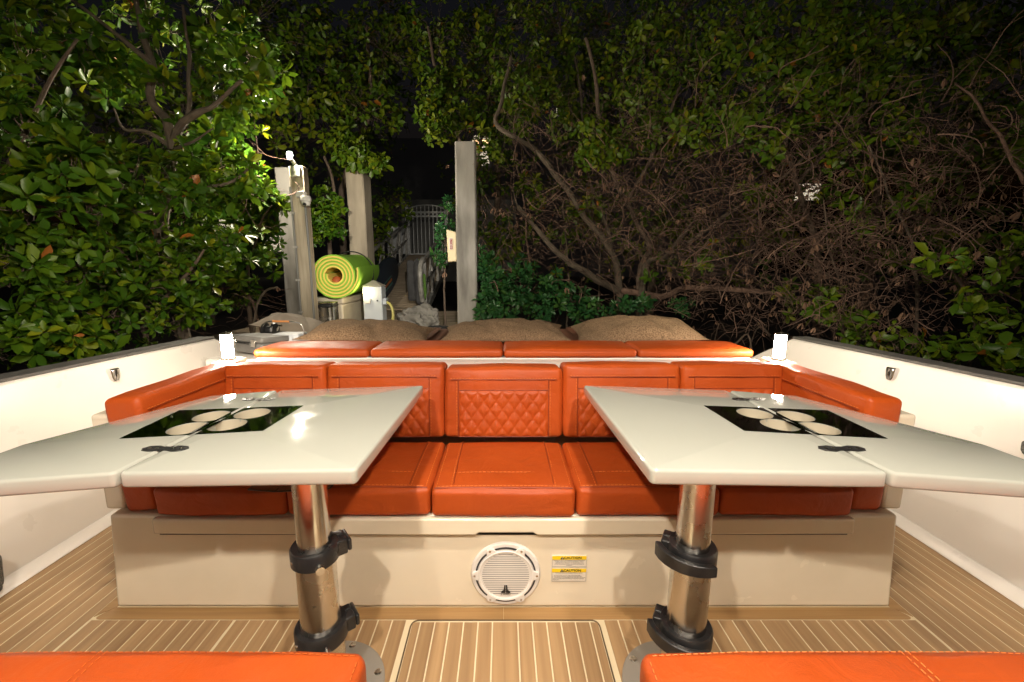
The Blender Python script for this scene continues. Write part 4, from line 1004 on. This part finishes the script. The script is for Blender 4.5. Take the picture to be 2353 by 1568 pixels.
# ================================================================== VEGETATION
def leaf_template(n, seed, wid=.20, spread=(22, 100), curl=.12):
    r = np.random.default_rng(seed); V = []; F = []; ID = []
    for i in range(n):
        th = R(spread[0] + (spread[1] - spread[0]) * ((i + .5) / n) ** .8 + r.uniform(-9, 9)); ph = i * 2.39996 + r.uniform(-.25, .25)
        L = r.uniform(.75, 1.1); W = wid * r.uniform(.85, 1.15) * L
        d = np.array([math.sin(th) * math.cos(ph), math.sin(th) * math.sin(ph), math.cos(th)])
        nn = np.array([-math.cos(th) * math.cos(ph), -math.cos(th) * math.sin(ph), math.sin(th)]); sd = np.cross(d, nn)
        roll = r.uniform(-.5, .5); sd, nn = sd * math.cos(roll) + nn * math.sin(roll), nn * math.cos(roll) - sd * math.sin(roll)
        def P(u, s, h): return d * u * L + sd * s + nn * h
        c = curl * L; o = len(V)
        V += [P(.10, 0, 0), P(.55, 0, -.03 * L), P(1., 0, -c), P(.38, W * .82, .05 * L), P(.74, W, .02 * L), P(.38, -W * .82, .05 * L), P(.74, -W, .02 * L)]
        F += [(o, o + 1, o + 3), (o + 1, o + 4, o + 3), (o + 1, o + 2, o + 4), (o, o + 5, o + 1), (o + 1, o + 5, o + 6), (o + 1, o + 6, o + 2)]
        ID += [i] * 7
    return np.array(V), np.array(F), np.array(ID)
TPL = {'big': [leaf_template(9, i) for i in range(4)], 'small': [leaf_template(6, 10 + i, .23, (25, 110)) for i in range(4)],
       'bush': [leaf_template(8, 20 + i, .19, (15, 95)) for i in range(4)], 'hang': [leaf_template(5, 30 + i, .24, (60, 140), .25) for i in range(4)], 'dead': [leaf_template(3, 40 + i, .14, (120, 175), .3) for i in range(3)]}
def rosettes(kind, cen, axs, sc):
    VV, FF, VA = [], [], []; off = 0; pick = rng.integers(0, len(TPL[kind]), len(cen))
    for k, (tv, tf, tid) in enumerate(TPL[kind]):
        m = pick == k; n = int(m.sum())
        if not n: continue
        c, a, s = cen[m], axs[m], sc[m]
        a = a / np.linalg.norm(a, axis=1, keepdims=True)
        ref = np.where(np.abs(a[:, 2:3]) < .9, np.array([[0, 0, 1.]]), np.array([[1., 0, 0]]))
        u = np.cross(a, ref); u /= np.linalg.norm(u, axis=1, keepdims=True); v = np.cross(a, u)
        t = rng.uniform(0, 2 * PI, (n, 1)); u, v = u * np.cos(t) + v * np.sin(t), v * np.cos(t) - u * np.sin(t)
        M = np.stack([u, v, a], -1) * s[:, None, None]
        P = np.einsum('nij,kj->nki', M, tv) + c[:, None, :]
        VV.append(P.reshape(-1, 3)); FF.append((tf[None] + (np.arange(n) * len(tv))[:, None, None] + off).reshape(-1, 3)); off += n * len(tv)
        nl = tid.max() + 1; base = rng.beta(2, 2.6, (n, 1)); lv_ = np.clip(base * .55 + rng.beta(1.6, 2.4, (n, nl)) * .55 + .03 * (rng.random((n, nl)) > .994) * 20, 0, 1)
        VA.append(lv_[:, tid].ravel())
    return np.vstack(VV), np.vstack(FF), np.concatenate(VA)
def np_tubes(paths, r0, r1, sides=3):
    """paths (N,K,3) -> thin tapering tubes"""
    N, K, _ = paths.shape
    t = np.gradient(paths, axis=1); t /= np.linalg.norm(t, axis=2, keepdims=True) + 1e-9
    ref = np.array([.31, .52, .79]); u = np.cross(t, ref); u /= np.linalg.norm(u, axis=2, keepdims=True) + 1e-9; v = np.cross(t, u)
    rr = np.asarray(r0)[:, None] + (np.asarray(r1) - np.asarray(r0))[:, None] * np.linspace(0, 1, K)[None]
    ang = np.arange(sides) * 2 * PI / sides
    P = paths[:, :, None, :] + rr[:, :, None, None] * (u[:, :, None, :] * np.cos(ang)[None, None, :, None] + v[:, :, None, :] * np.sin(ang)[None, None, :, None])
    V = P.reshape(-1, 3); b = (np.arange(N) * K * sides)[:, None, None] + (np.arange(K - 1) * sides)[None, :, None]; j = np.arange(sides)[None, None, :]; j2 = (j + 1) % sides
    F = np.stack([b + j, b + j2, b + sides + j2, b + sides + j], -1).reshape(-1, 4)
    return V, F
def limb(pts, r0, r1, name, m, parent, n=8, wig=.02, seed=0):
    pts = smoothp([Vector(p) for p in pts], 5); k = len(pts)
    q = [p + mnoise.noise_vector(p * 3.1 + Vector((seed, 0, 0))) * wig * min(1, i / 3) for i, p in enumerate(pts)]
    rs = [(r0 + (r1 - r0) * (i / (k - 1))) * (1 + .16 * mnoise.noise(p * 6)) for i, p in enumerate(q)]
    o = MB().tube(q, rs, n).build(name, m, parent); return o
def blob_pts(px, py, rpx, y, n, rzpx=None, ry=None, shell=.5):
    c = np.array(at(px, py, y=y)); dep = y * math.cos(PITCH) + (HC - c[2]) * math.sin(PITCH); k = dep / FPX
    rad = np.array([rpx * k, ry if ry else rpx * k * .8, (rzpx or rpx) * k])
    d = rng.normal(size=(n, 3)); d /= np.linalg.norm(d, axis=1, keepdims=True)
    f = rng.random((n, 1)) ** shell
    return c, c + d * f * rad, d
def plant(name, label, cat, group, limbs, blobs, kind, m, size, bark=BARK, base=None, face=(0, -.35, .55), out=.8, twig=True, roots=0, parent_names=('trunk', 'branch'), tw=.004, dens=1.):
    """limbs: [(points, r0, r1)], blobs: [(px, py, r, y, count[, rz[, ry]])]"""
    if base is None: base = limbs[0][0][0]
    e = empty(name, tuple(base), label, cat, group)
    for i, (pts, r0, r1) in enumerate(limbs):
        limb(pts, r0, r1, parent_names[0] if i == 0 else parent_names[1], bark, e, 8, .03, i)
    Cn, Ax, Tw = [], [], []
    for b_ in blobs:
        c, p, d = blob_pts(b_[0], b_[1], b_[2], b_[3], max(2, int(b_[4] * dens)), *(b_[5:7]))
        Cn.append(p); Ax.append(d * out + np.array(face) + rng.normal(size=p.shape) * .35)
        if twig:
            s0 = c + (p - c) * rng.uniform(.05, .45, (len(p), 1)) + np.array([0, 0, -.06]); t = np.linspace(0, 1, 6)[None, :, None]
            w_ = s0[:, None, :] * (1 - t) + p[:, None, :] * t + rng.normal(size=(len(p), 6, 3)) * .022 * np.sin(t * PI)
            Tw.append(w_)
    Cn = np.vstack(Cn); Ax = np.vstack(Ax); sc = rng.uniform(.55, 1.2, len(Cn)) * size
    v, f, a = rosettes(kind, Cn, Ax, sc)
    o = npmesh('crown', v, f, m, e, True, a); o['kind'] = 'stuff'
    if twig:
        Tw = np.vstack(Tw); v, f = np_tubes(Tw, rng.uniform(.7, 1.5, len(Tw)) * tw, np.full(len(Tw), tw * .5), 3); o = npmesh('twigs', v, f, bark, e); o['kind'] = 'stuff'
    bv = Vector(base)
    for i in range(roots):
        a_ = i * 2.4 + .4; L = random.uniform(.35, .8); hgt = random.uniform(.25, .7); q = bv + Vector((math.cos(a_) * L, math.sin(a_) * L, -.25))
        limb([bv + Vector((0, 0, hgt)), bv + Vector((math.cos(a_) * L * .5, math.sin(a_) * L * .5, hgt * .75)), q], .016, .010, 'prop_root', bark, e, 6, .02, i)
    return e
A = lambda px, py, y: tuple(at(px, py, y=y))
def G(px, y, z=-.55):
    p = at(px, 600, y=y); return (p.x, y, z)
# left, nearest: the forked mangrove
plant('mangrove_tree', 'forked mangrove tree with bare grey limbs left of the lamp post', 'tree', 'mangrove trees on the left',
      [([G(400, 3.9), A(405, 690, 3.9), A(372, 560, 3.85), A(382, 430, 3.8), A(398, 345, 3.8)], .062, .045),
       ([A(398, 345, 3.8), A(385, 280, 3.8), A(350, 235, 3.85), A(352, 150, 3.9), A(325, 70, 3.95), A(310, -40, 4.0)], .040, .022),
       ([A(395, 330, 3.8), A(420, 285, 3.75), A(462, 255, 3.7), A(495, 240, 3.7), A(560, 190, 3.8)], .036, .014),
       ([A(350, 148, 3.9), A(300, 100, 3.85), A(240, 55, 3.8), A(150, -10, 3.8)], .022, .010),
       ([A(432, 270, 3.74), A(435, 200, 3.8), A(428, 100, 3.9), A(415, 10, 4.)], .02, .010),
       ([A(392, 340, 3.8), A(340, 300, 3.72), A(285, 290, 3.65), A(255, 240, 3.6)], .018, .006),
       ([A(398, 342, 3.8), A(440, 330, 3.7), A(490, 300, 3.62)], .014, .005),
       ([A(375, 470, 3.82), A(330, 490, 3.7), A(290, 470, 3.6), A(270, 440, 3.55)], .034, .014),
       ([A(380, 455, 3.8), A(430, 440, 3.7), A(520, 420, 3.7), A(590, 380, 3.9)], .02, .008)],
      [(180, 60, 130, 4.0, 34), (330, 40, 120, 4.1, 30), (470, 60, 120, 4.2, 34), (560, 130, 100, 4.3, 34), (520, 230, 80, 4.0, 26), (365, 190, 26, 3.65, 4), (440, 330, 60, 3.9, 12), (300, 200, 70, 4.4, 14),
       (430, 430, 75, 3.6, 26), (310, 420, 80, 3.5, 26), (545, 420, 70, 3.9, 26), (240, 380, 60, 3.4, 14), (230, 160, 80, 4.4, 20), (560, 290, 40, 4.6, 10)],
      'big', LEAF_BIG, .138, bark=BARK2, roots=3, dens=1.)
plant('mangrove_tree', 'large leaved mangrove at the far left edge behind the boat side', 'tree', 'mangrove trees on the left',
      [([G(60, 3.2), A(70, 700, 3.2), A(40, 560, 3.2), A(10, 430, 3.2), A(-40, 300, 3.2)], .05, .03), ([A(40, 560, 3.2), A(90, 450, 3.1), A(150, 380, 3.)], .02, .01), ([A(10, 430, 3.2), A(60, 300, 3.2), A(110, 190, 3.3), A(180, 90, 3.4)], .022, .009)],
      [(60, 300, 100, 3.2, 34), (150, 400, 75, 2.9, 22), (70, 480, 90, 2.8, 26), (30, 600, 80, 2.7, 20), (170, 330, 55, 3.1, 12), (-60, 200, 130, 3.2, 30), (60, 130, 110, 3.5, 26), (100, 560, 60, 2.9, 14), (200, 470, 60, 3.0, 14)],
      'big', LEAF_BIG, .132, roots=3, dens=1.)
plant('mangrove_shrub', 'dense mangrove shrub just behind the left boat side', 'shrub', 'mangrove shrubs on the left',
      [([G(330, 3.7), A(330, 740, 3.7), A(300, 620, 3.6), A(260, 560, 3.5)], .03, .012), ([A(330, 740, 3.7), A(420, 640, 3.6), A(470, 570, 3.6)], .02, .008)],
      [(190, 600, 85, 3.1, 34), (300, 640, 95, 3.4, 44), (410, 610, 90, 3.6, 46), (500, 560, 80, 4.0, 44), (250, 720, 90, 3.2, 34), (380, 730, 80, 3.6, 34), (470, 690, 60, 3.9, 26), (90, 760, 80, 2.7, 28), (20, 800, 70, 2.6, 18), (180, 800, 70, 2.9, 26), (300, 520, 70, 3.9, 26), (420, 510, 80, 4.2, 30), (120, 690, 50, 2.85, 14)],
      'big', LEAF_BIG, .118, roots=4, dens=1.)
plant('mangrove_shrub', 'bright mangrove shrub lit by the lamp, left of the pile', 'shrub', 'mangrove shrubs on the left',
      [([G(570, 5.3), A(575, 720, 5.3), A(570, 600, 5.2), A(565, 480, 5.2), A(570, 380, 5.2)], .03, .012), ([A(570, 600, 5.2), A(600, 520, 5.1), A(625, 470, 5.05)], .015, .006)],
      [(565, 385, 45, 5.3, 22), (590, 455, 45, 5.2, 28), (636, 470, 26, 5.3, 14), (570, 540, 55, 5.2, 34), (605, 590, 42, 5.3, 26), (540, 470, 60, 5.1, 30), (530, 620, 60, 5.0, 30), (500, 330, 60, 5.3, 24), (625, 540, 25, 5.4, 10), (560, 690, 40, 5.2, 16)],
      'big', LEAF_BIG, .135, roots=7)
plant('mangrove_shrub', 'small lit mangrove between the lamp post and the leafy pile', 'shrub', 'mangrove shrubs on the left',
      [([G(760, 7.9), A(762, 640, 7.9), A(758, 520, 7.9), A(770, 440, 7.9), A(745, 360, 8.)], .05, .02)],
      [(735, 500, 42, 7.6, 40), (765, 525, 30, 7.5, 24), (720, 545, 26, 7.5, 16), (745, 455, 26, 7.8, 12), (780, 470, 20, 7.7, 8)], 'big', LEAF_BIG, .15, roots=4)
# canopy behind and above the dock
plant('mangrove_tree', 'mangrove whose leafy branch hangs over the concrete pile top', 'tree', 'mangrove trees behind the dock',
      [([G(790, 9.3), A(785, 500, 9.3), A(800, 380, 9.2), A(850, 250, 9.), A(840, 60, 8.8)], .09, .03), ([A(800, 380, 9.2), A(800, 350, 8.4), A(800, 345, 7.8)], .03, .01)],
      [(815, 355, 52, 7.6, 46, 24), (860, 375, 35, 7.7, 26, 20), (790, 330, 50, 8., 30, 22), (840, 250, 90, 8.6, 80, 70), (760, 160, 110, 8.8, 100), (880, 110, 110, 8.8, 90), (680, 60, 110, 8.6, 90), (700, 230, 80, 8.5, 70), (620, 190, 80, 7.5, 60), (900, 40, 100, 9., 60), (640, 300, 40, 7.8, 20)],
      'small', LEAF_SM, .165, roots=3)
plant('mangrove_tree', 'tree with drooping sprays above the centre pile', 'tree', 'mangrove trees behind the dock',
      [([G(1090, 7.8), A(1088, 600, 7.8), A(1085, 420, 7.7), A(1060, 330, 7.6), A(1010, 200, 7.5), A(985, 60, 7.5)], .05, .02), ([A(1085, 420, 7.7), A(1120, 250, 7.6), A(1140, 100, 7.6)], .03, .012)],
      [(1000, 300, 35, 6.9, 26, 35), (985, 250, 45, 7.1, 34), (1040, 200, 80, 7.4, 80), (1100, 120, 90, 7.6, 90), (1000, 90, 80, 7.8, 60), (1080, 290, 60, 7.4, 46), (1160, 220, 70, 7.5, 60), (1120, 30, 90, 7.8, 60), (1130, 330, 45, 7.3, 30)],
      'small', LEAF_SM, .125, face=(0, -.3, .2))
plant('mangrove_tree', 'leaning mangrove with a long bent trunk right of the centre pile', 'tree', 'mangrove trees on the right',
      [([G(1432, 6.6, -.5), A(1425, 672, 6.6), A(1402, 575, 6.5), A(1345, 500, 6.4), A(1290, 420, 6.3), A(1235, 350, 6.2), A(1145, 290, 6.3), A(1150, 240, 6.4), A(1175, 130, 6.6)], .058, .024),
       ([A(1425, 672, 6.6), A(1330, 615, 6.3), A(1260, 560, 6.2), A(1190, 475, 6.2)], .055, .03), ([A(1190, 475, 6.2), A(1180, 445, 6.2), A(1168, 425, 6.2)], .012, .006),
       ([A(1405, 580, 6.5), A(1395, 520, 6.6), A(1350, 400, 6.7), A(1330, 200, 6.9), A(1300, 30, 7.)], .03, .012)],
      [(1200, 160, 90, 6.8, 90), (1290, 80, 100, 7., 100), (1260, 220, 80, 6.9, 70), (1330, 180, 90, 7.2, 90), (1380, 60, 100, 7.2, 90), (1210, 40, 90, 7.2, 80), (1420, 160, 80, 7., 70), (1180, 280, 50, 6.7, 30), (1310, 270, 60, 7., 40)],
      'small', LEAF_SM, .115, bark=BARK2, roots=5)
plant('mangrove_tree', 'leafy tree with a hanging green lobe over the dead twigs', 'tree', 'mangrove trees on the right',
      [([G(1480, 6.4), A(1470, 640, 6.4), A(1490, 560, 6.4), A(1440, 470, 6.4), A(1385, 330, 6.3), A(1370, 180, 6.4), A(1345, 90, 6.5)], .05, .022), ([A(1440, 470, 6.4), A(1510, 330, 6.2), A(1560, 200, 6.2), A(1590, 60, 6.2)], .03, .012)],
      [(1365, 320, 55, 5.8, 60), (1350, 370, 36, 5.7, 30), (1410, 345, 45, 5.8, 40), (1500, 300, 60, 6., 40), (1540, 340, 40, 6., 18), (1480, 230, 80, 6.2, 70), (1560, 150, 90, 6.2, 80), (1480, 90, 90, 6.4, 80), (1640, 80, 90, 6.2, 80), (1640, 210, 70, 6.2, 46), (1560, 20, 90, 6.4, 60)],
      'hang', LEAF_SM, .115, face=(0, -.3, .1))
plant('mangrove_tree', 'dim leafy tree over the upper right twigs', 'tree', 'mangrove trees on the right',
      [([G(1900, 6.2), A(1880, 600, 6.2), A(1830, 420, 6.), A(1800, 250, 5.9), A(1840, 60, 5.8)], .05, .02), ([A(1830, 420, 6.), A(1950, 300, 5.6), A(2080, 160, 5.5)], .025, .01)],
      [(1730, 60, 100, 5.8, 90), (1820, 130, 100, 5.7, 80), (1760, 200, 80, 5.8, 50), (1900, 60, 100, 5.6, 80), (2010, 80, 100, 5.5, 70), (1960, 190, 80, 5.5, 40), (2100, 60, 90, 5.4, 46), (2060, 190, 60, 5.4, 24), (1880, 270, 50, 5.4, 18), (2200, 40, 90, 5.3, 26), (1700, 290, 70, 5.2, 34), (1940, 350, 50, 4.9, 20), (2230, 180, 60, 5.2, 14), (1800, 330, 60, 5., 22), (1600, 290, 60, 5.4, 30), (2060, 300, 60, 4.8, 22), (1850, 220, 70, 5.1, 30)],
      'small', LEAF_SM, .12)
for i, (px, y, bl_, lab) in enumerate((
    (470, 11., [(420, 250, 170, 7.5, 110), (250, 350, 170, 6.5, 90), (480, 450, 140, 7.5, 90), (130, 150, 180, 6.5, 90), (560, 60, 150, 8., 90), (300, 560, 150, 6., 70), (100, 600, 150, 5., 60)], 'dark tree mass behind the left mangroves'),
    (800, 12., [(760, 300, 150, 11., 130), (880, 200, 160, 11.5, 130), (650, 450, 120, 10.5, 90), (890, 470, 60, 11.5, 50), (700, 120, 160, 11., 110), (860, 560, 45, 11., 40, 60)], 'dark tree behind the leafy concrete pile'),
    (1130, 12., [(1100, 420, 90, 11.5, 110, 170), (1180, 250, 140, 11., 130), (1030, 180, 130, 12., 110), (1170, 560, 80, 10., 70)], 'dark tree behind the centre pile'),
    (1500, 10., [(1400, 300, 170, 9.5, 150), (1600, 250, 170, 9., 130), (1350, 500, 150, 9., 110), (1560, 520, 150, 8.5, 110), (1500, 100, 170, 9.5, 110)], 'dark tree behind the right twig thicket'),
    (2000, 9., [(1850, 300, 180, 8., 130), (2050, 250, 180, 7.5, 110), (1800, 520, 160, 8., 110), (2100, 500, 180, 7., 90), (2280, 300, 170, 6.5, 90), (2300, 600, 150, 6., 60), (2150, 80, 180, 7., 110), (2330, 60, 170, 6.8, 100), (1900, 80, 170, 8., 90)], 'dark tree at the far right behind the twigs'),
    (-500, 3.6, [(-250, 300, 180, 3.8, 60), (-420, 150, 200, 3.8, 60), (-450, 480, 200, 3.5, 60), (-700, 300, 220, 3.4, 60), (-250, 600, 150, 3.2, 40)], 'leafy tree beyond the left edge of the view'),
    (2750, 4.2, [(2500, 250, 180, 4.6, 60), (2700, 150, 200, 4.4, 60), (2700, 480, 200, 4.2, 60), (2950, 300, 220, 4., 60), (2520, 560, 150, 4., 40)], 'leafy tree beyond the right edge of the view'))):
    plant('background_tree', lab, 'tree', 'dark background trees', [([G(px, y), A(px, 600, y), A(px + 15, 420, y), A(px - 10, 200, y), A(px + 10, 20, y)], .10, .05)], bl_, 'small', LEAF_SM, .17, roots=0, tw=.006)
# low bright bush right of the centre pile
plant('green_bush', 'glossy green bush low beside the centre pile', 'bush', 'low green bushes',
      [([G(1180, 6.5), A(1180, 720, 6.4), A(1170, 640, 6.4)], .02, .008)],
      [(1115, 600, 30, 6.2, 26), (1130, 660, 42, 6., 50), (1190, 680, 50, 6., 60), (1130, 715, 40, 5.9, 44), (1250, 705, 45, 6., 46), (1310, 690, 40, 6.1, 38), (1200, 630, 36, 6.2, 26), (1260, 655, 36, 6.2, 24), (1345, 715, 35, 6., 28)], 'bush', LEAF_BUSH, .125)
plant('green_bush', 'small green seedling clump right of the leaning trunk foot', 'bush', 'low green bushes',
      [([G(1440, 6.2), A(1440, 740, 6.1), A(1445, 700, 6.1)], .015, .006)], [(1430, 705, 26, 5.9, 18, 14), (1475, 700, 28, 5.9, 18, 14), (1570, 705, 24, 5.9, 12), (1400, 720, 20, 5.9, 8)], 'bush', LEAF_BUSH, .125)
plant('green_bush', 'leafy sprig against the left face of the centre pile', 'bush', 'low green bushes',
      [([G(1020, 6.9), A(1020, 620, 6.7), A(1025, 520, 6.7)], .02, .008)], [(1030, 480, 16, 6.5, 10, 26), (1022, 540, 20, 6.6, 16, 34), (1012, 590, 16, 6.6, 10)], 'bush', LEAF_BUSH, .12)
plant('vine_shrub', 'broad leaved vine hanging at the right edge behind the boat side', 'shrub', 'vines on the right',
      [([G(2260, 3.9), A(2240, 760, 3.8), A(2210, 650, 3.6), A(2150, 590, 3.5)], .018, .006)],
      [(2130, 600, 30, 3.5, 5), (2210, 610, 35, 3.4, 7), (2280, 640, 40, 3.3, 8), (2230, 700, 40, 3.3, 9), (2300, 730, 50, 3.2, 12), (2330, 820, 45, 3.0, 14), (2250, 790, 45, 3.3, 14), (2170, 810, 50, 3.6, 16), (2060, 790, 50, 3.9, 14), (2330, 560, 40, 3.3, 6)], 'hang', LEAF_SM, .125, face=(0, -.4, .1))
plant('vine_shrub', 'sparse leafy rosettes among the twigs right of the lantern', 'shrub', 'vines on the right',
      [([G(1950, 4.8), A(1940, 700, 4.8), A(1900, 560, 4.8), A(1890, 460, 4.8)], .015, .006)],
      [(1885, 440, 22, 4.8, 3), (1990, 500, 45, 4.7, 6), (2080, 480, 50, 4.6, 7), (1960, 420, 40, 4.7, 5), (1900, 700, 60, 4.6, 14), (1800, 690, 50, 5.2, 10), (1640, 600, 40, 5.5, 6), (1740, 440, 40, 5.4, 6), (1930, 230, 40, 5., 6), (1990, 770, 50, 4.3, 12), (1540, 620, 60, 6., 8), (1360, 480, 30, 6.2, 6), (1220, 430, 50, 6.4, 10)], 'big', LEAF_SM, .13)
# thickets of dead twigs
def thicket(label, base, arms, regions, n_dead):
    e = empty('dead_thicket', base, label, 'thicket', 'dead twig thickets')
    for i, (pts, r0, r1) in enumerate(arms): limb(pts, r0, r1, 'branch', TWIGM if i % 2 else BARK2, e, 7, .05, i + 30)
    for (px, py, rx, rz, y, n, L) in regions:
        n = int(n * .42); c = np.array(at(px, py, y=y)); k = y / FPX
        K = 9
        p0 = c + np.stack([np.clip(rng.normal(0, .5, n), -.8, .8) * rx * k, rng.normal(0, .45, n), np.clip(rng.normal(0, .5, n), -.9, .9) * rz * k], -1)
        th = rng.choice([R(20), R(160), R(-35), R(80), R(130)], n) + rng.normal(0, .35, n)
        d = np.stack([np.cos(th), rng.normal(0, .5, n), np.sin(th)], -1); d /= np.linalg.norm(d, axis=1, keepdims=True)
        ln = L * rng.uniform(.4, 1.3, n); stp = ln / (K - 1)
        P = np.zeros((n, K, 3)); P[:, 0] = p0
        bend = rng.normal(0, .10, (n, 3)) + np.array([0, 0, -.035])
        for j in range(1, K):
            d = d + bend + rng.normal(0, .20, (n, 3)); d /= np.linalg.norm(d, axis=1, keepdims=True); P[:, j] = P[:, j - 1] + d * stp[:, None]
        r = .0024 + .0070 * rng.random(n) ** 3.5
        # side shoots
        sel = rng.integers(2, K - 2, n); q0 = P[np.arange(n), sel]; K2 = 6; Q = np.zeros((n, K2, 3)); Q[:, 0] = q0
        d2 = d + rng.normal(0, .8, (n, 3)); d2 /= np.linalg.norm(d2, axis=1, keepdims=True)
        for j in range(1, K2):
            d2 = d2 + rng.normal(0, .25, (n, 3)); d2 /= np.linalg.norm(d2, axis=1, keepdims=True); Q[:, j] = Q[:, j - 1] + d2 * (ln * .4 / (K2 - 1))[:, None]
        v1, f1 = np_tubes(P, r, r * .4); v2, f2 = np_tubes(Q, r * .6, r * .3)
        o = npmesh('twigs', np.vstack([v1, v2]), np.vstack([f1, f2 + len(v1)]), TWIGM, e); o['kind'] = 'stuff'
    Cn = []
    for (px, py, rx, rz, y, n, L) in regions:
        c = np.array(at(px, py, y=y)); k = y / FPX; m_ = max(2, int(n_dead * n / 600)); Cn.append(c + np.stack([rng.normal(0, .5, m_) * rx * k, rng.normal(0, .4, m_), rng.normal(0, .5, m_) * rz * k], -1))
    Cn = np.vstack(Cn); v, f, a = rosettes('dead', Cn, np.tile([[0, 0, 1.]], (len(Cn), 1)) + rng.normal(0, .3, Cn.shape), rng.uniform(.05, .1, len(Cn)))
    o = npmesh('dead_leaves', v, f, LEAF_DEAD, e, True, a); o['kind'] = 'stuff'
thicket('tangle of dead brown twigs right of the centre pile', G(1300, 6.8), [([G(1300, 6.8), A(1305, 640, 6.8), A(1290, 450, 6.8)], .02, .01), ([G(1210, 7.), A(1215, 600, 7.), A(1190, 380, 7.)], .018, .008), ([G(1380, 7.), A(1378, 620, 7.), A(1385, 480, 7.)], .02, .008)],
        [(1200, 450, 110, 180, 6.5, 380, .4), (1320, 430, 170, 180, 6.2, 600, .6), (1280, 600, 200, 130, 6.4, 420, .5), (1430, 420, 140, 160, 5.9, 420, .6)], 36)
thicket('tangle of dead brown twigs in the middle right', G(1600, 6.2), [([G(1480, 6.3), A(1478, 660, 6.3), A(1490, 600, 6.3), A(1535, 580, 6.2), A(1600, 500, 6.1)], .05, .025), ([A(1430, 668, 6.5), A(1520, 680, 6.2), A(1600, 660, 5.9), A(1720, 668, 5.6), A(1860, 690, 5.3)], .05, .03), ([A(1580, 560, 6.), A(1690, 480, 5.8), A(1800, 400, 5.6), A(1880, 330, 5.6)], .03, .012)],
        [(1600, 430, 180, 190, 5.7, 700, .65), (1560, 580, 190, 150, 5.8, 500, .55), (1720, 540, 190, 190, 5.4, 600, .6), (1700, 680, 200, 110, 5.2, 380, .5), (1740, 380, 160, 150, 5.5, 240, .6)], 40)
thicket('tangle of dead brown twigs at the far right', G(2050, 5.), [([G(2120, 4.8), A(2110, 700, 4.7), A(2060, 480, 4.7), A(1990, 330, 4.7)], .022, .008), ([A(2353, 420, 4.2), A(2280, 290, 4.3), A(2200, 190, 4.5)], .018, .008), ([G(1960, 5.), A(1940, 680, 5.), A(1850, 600, 5.)], .02, .01)],
        [(1900, 430, 170, 180, 5., 400, .6), (2080, 420, 180, 180, 4.7, 380, .6), (1920, 620, 190, 150, 4.8, 560, .55), (2080, 620, 160, 150, 4.4, 380, .5), (2240, 330, 160, 200, 4.4, 300, .6), (1960, 740, 200, 60, 4.3, 300, .4), (2250, 560, 120, 120, 4.1, 160, .5)], 46)
thicket('thin bare twigs and roots low behind the left lantern', G(600, 5.3), [([G(540, 5.0), A(590, 700, 5.1), A(640, 660, 5.2)], .018, .012), ([G(610, 5.3), A(575, 690, 5.2), A(500, 660, 5.1)], .016, .01)],
        [(590, 700, 70, 70, 5.2, 70, .5), (450, 430, 200, 200, 4.6, 120, .5)], 10)
# mangrove prop roots along the bank on the right
e = empty('root_tangle', G(1500, 6.4), 'arching mangrove roots along the dark bank behind the pillows', 'roots')
for i in range(46):
    px = random.uniform(1100, 2000); y = random.uniform(5.2, 6.6); b0 = Vector(G(px, y, random.uniform(-.05, .35))); a_ = random.uniform(0, 2 * PI); L = random.uniform(.25, .6)
    limb([b0, b0 + Vector((math.cos(a_) * L * .5, math.sin(a_) * L * .4, random.uniform(-.05, .12))), b0 + Vector((math.cos(a_) * L, math.sin(a_) * L * .8, -b0.z - .6))], random.uniform(.010, .02), .007, 'prop_root', BARK2 if i % 2 else BARK, e, 5, .02, i)
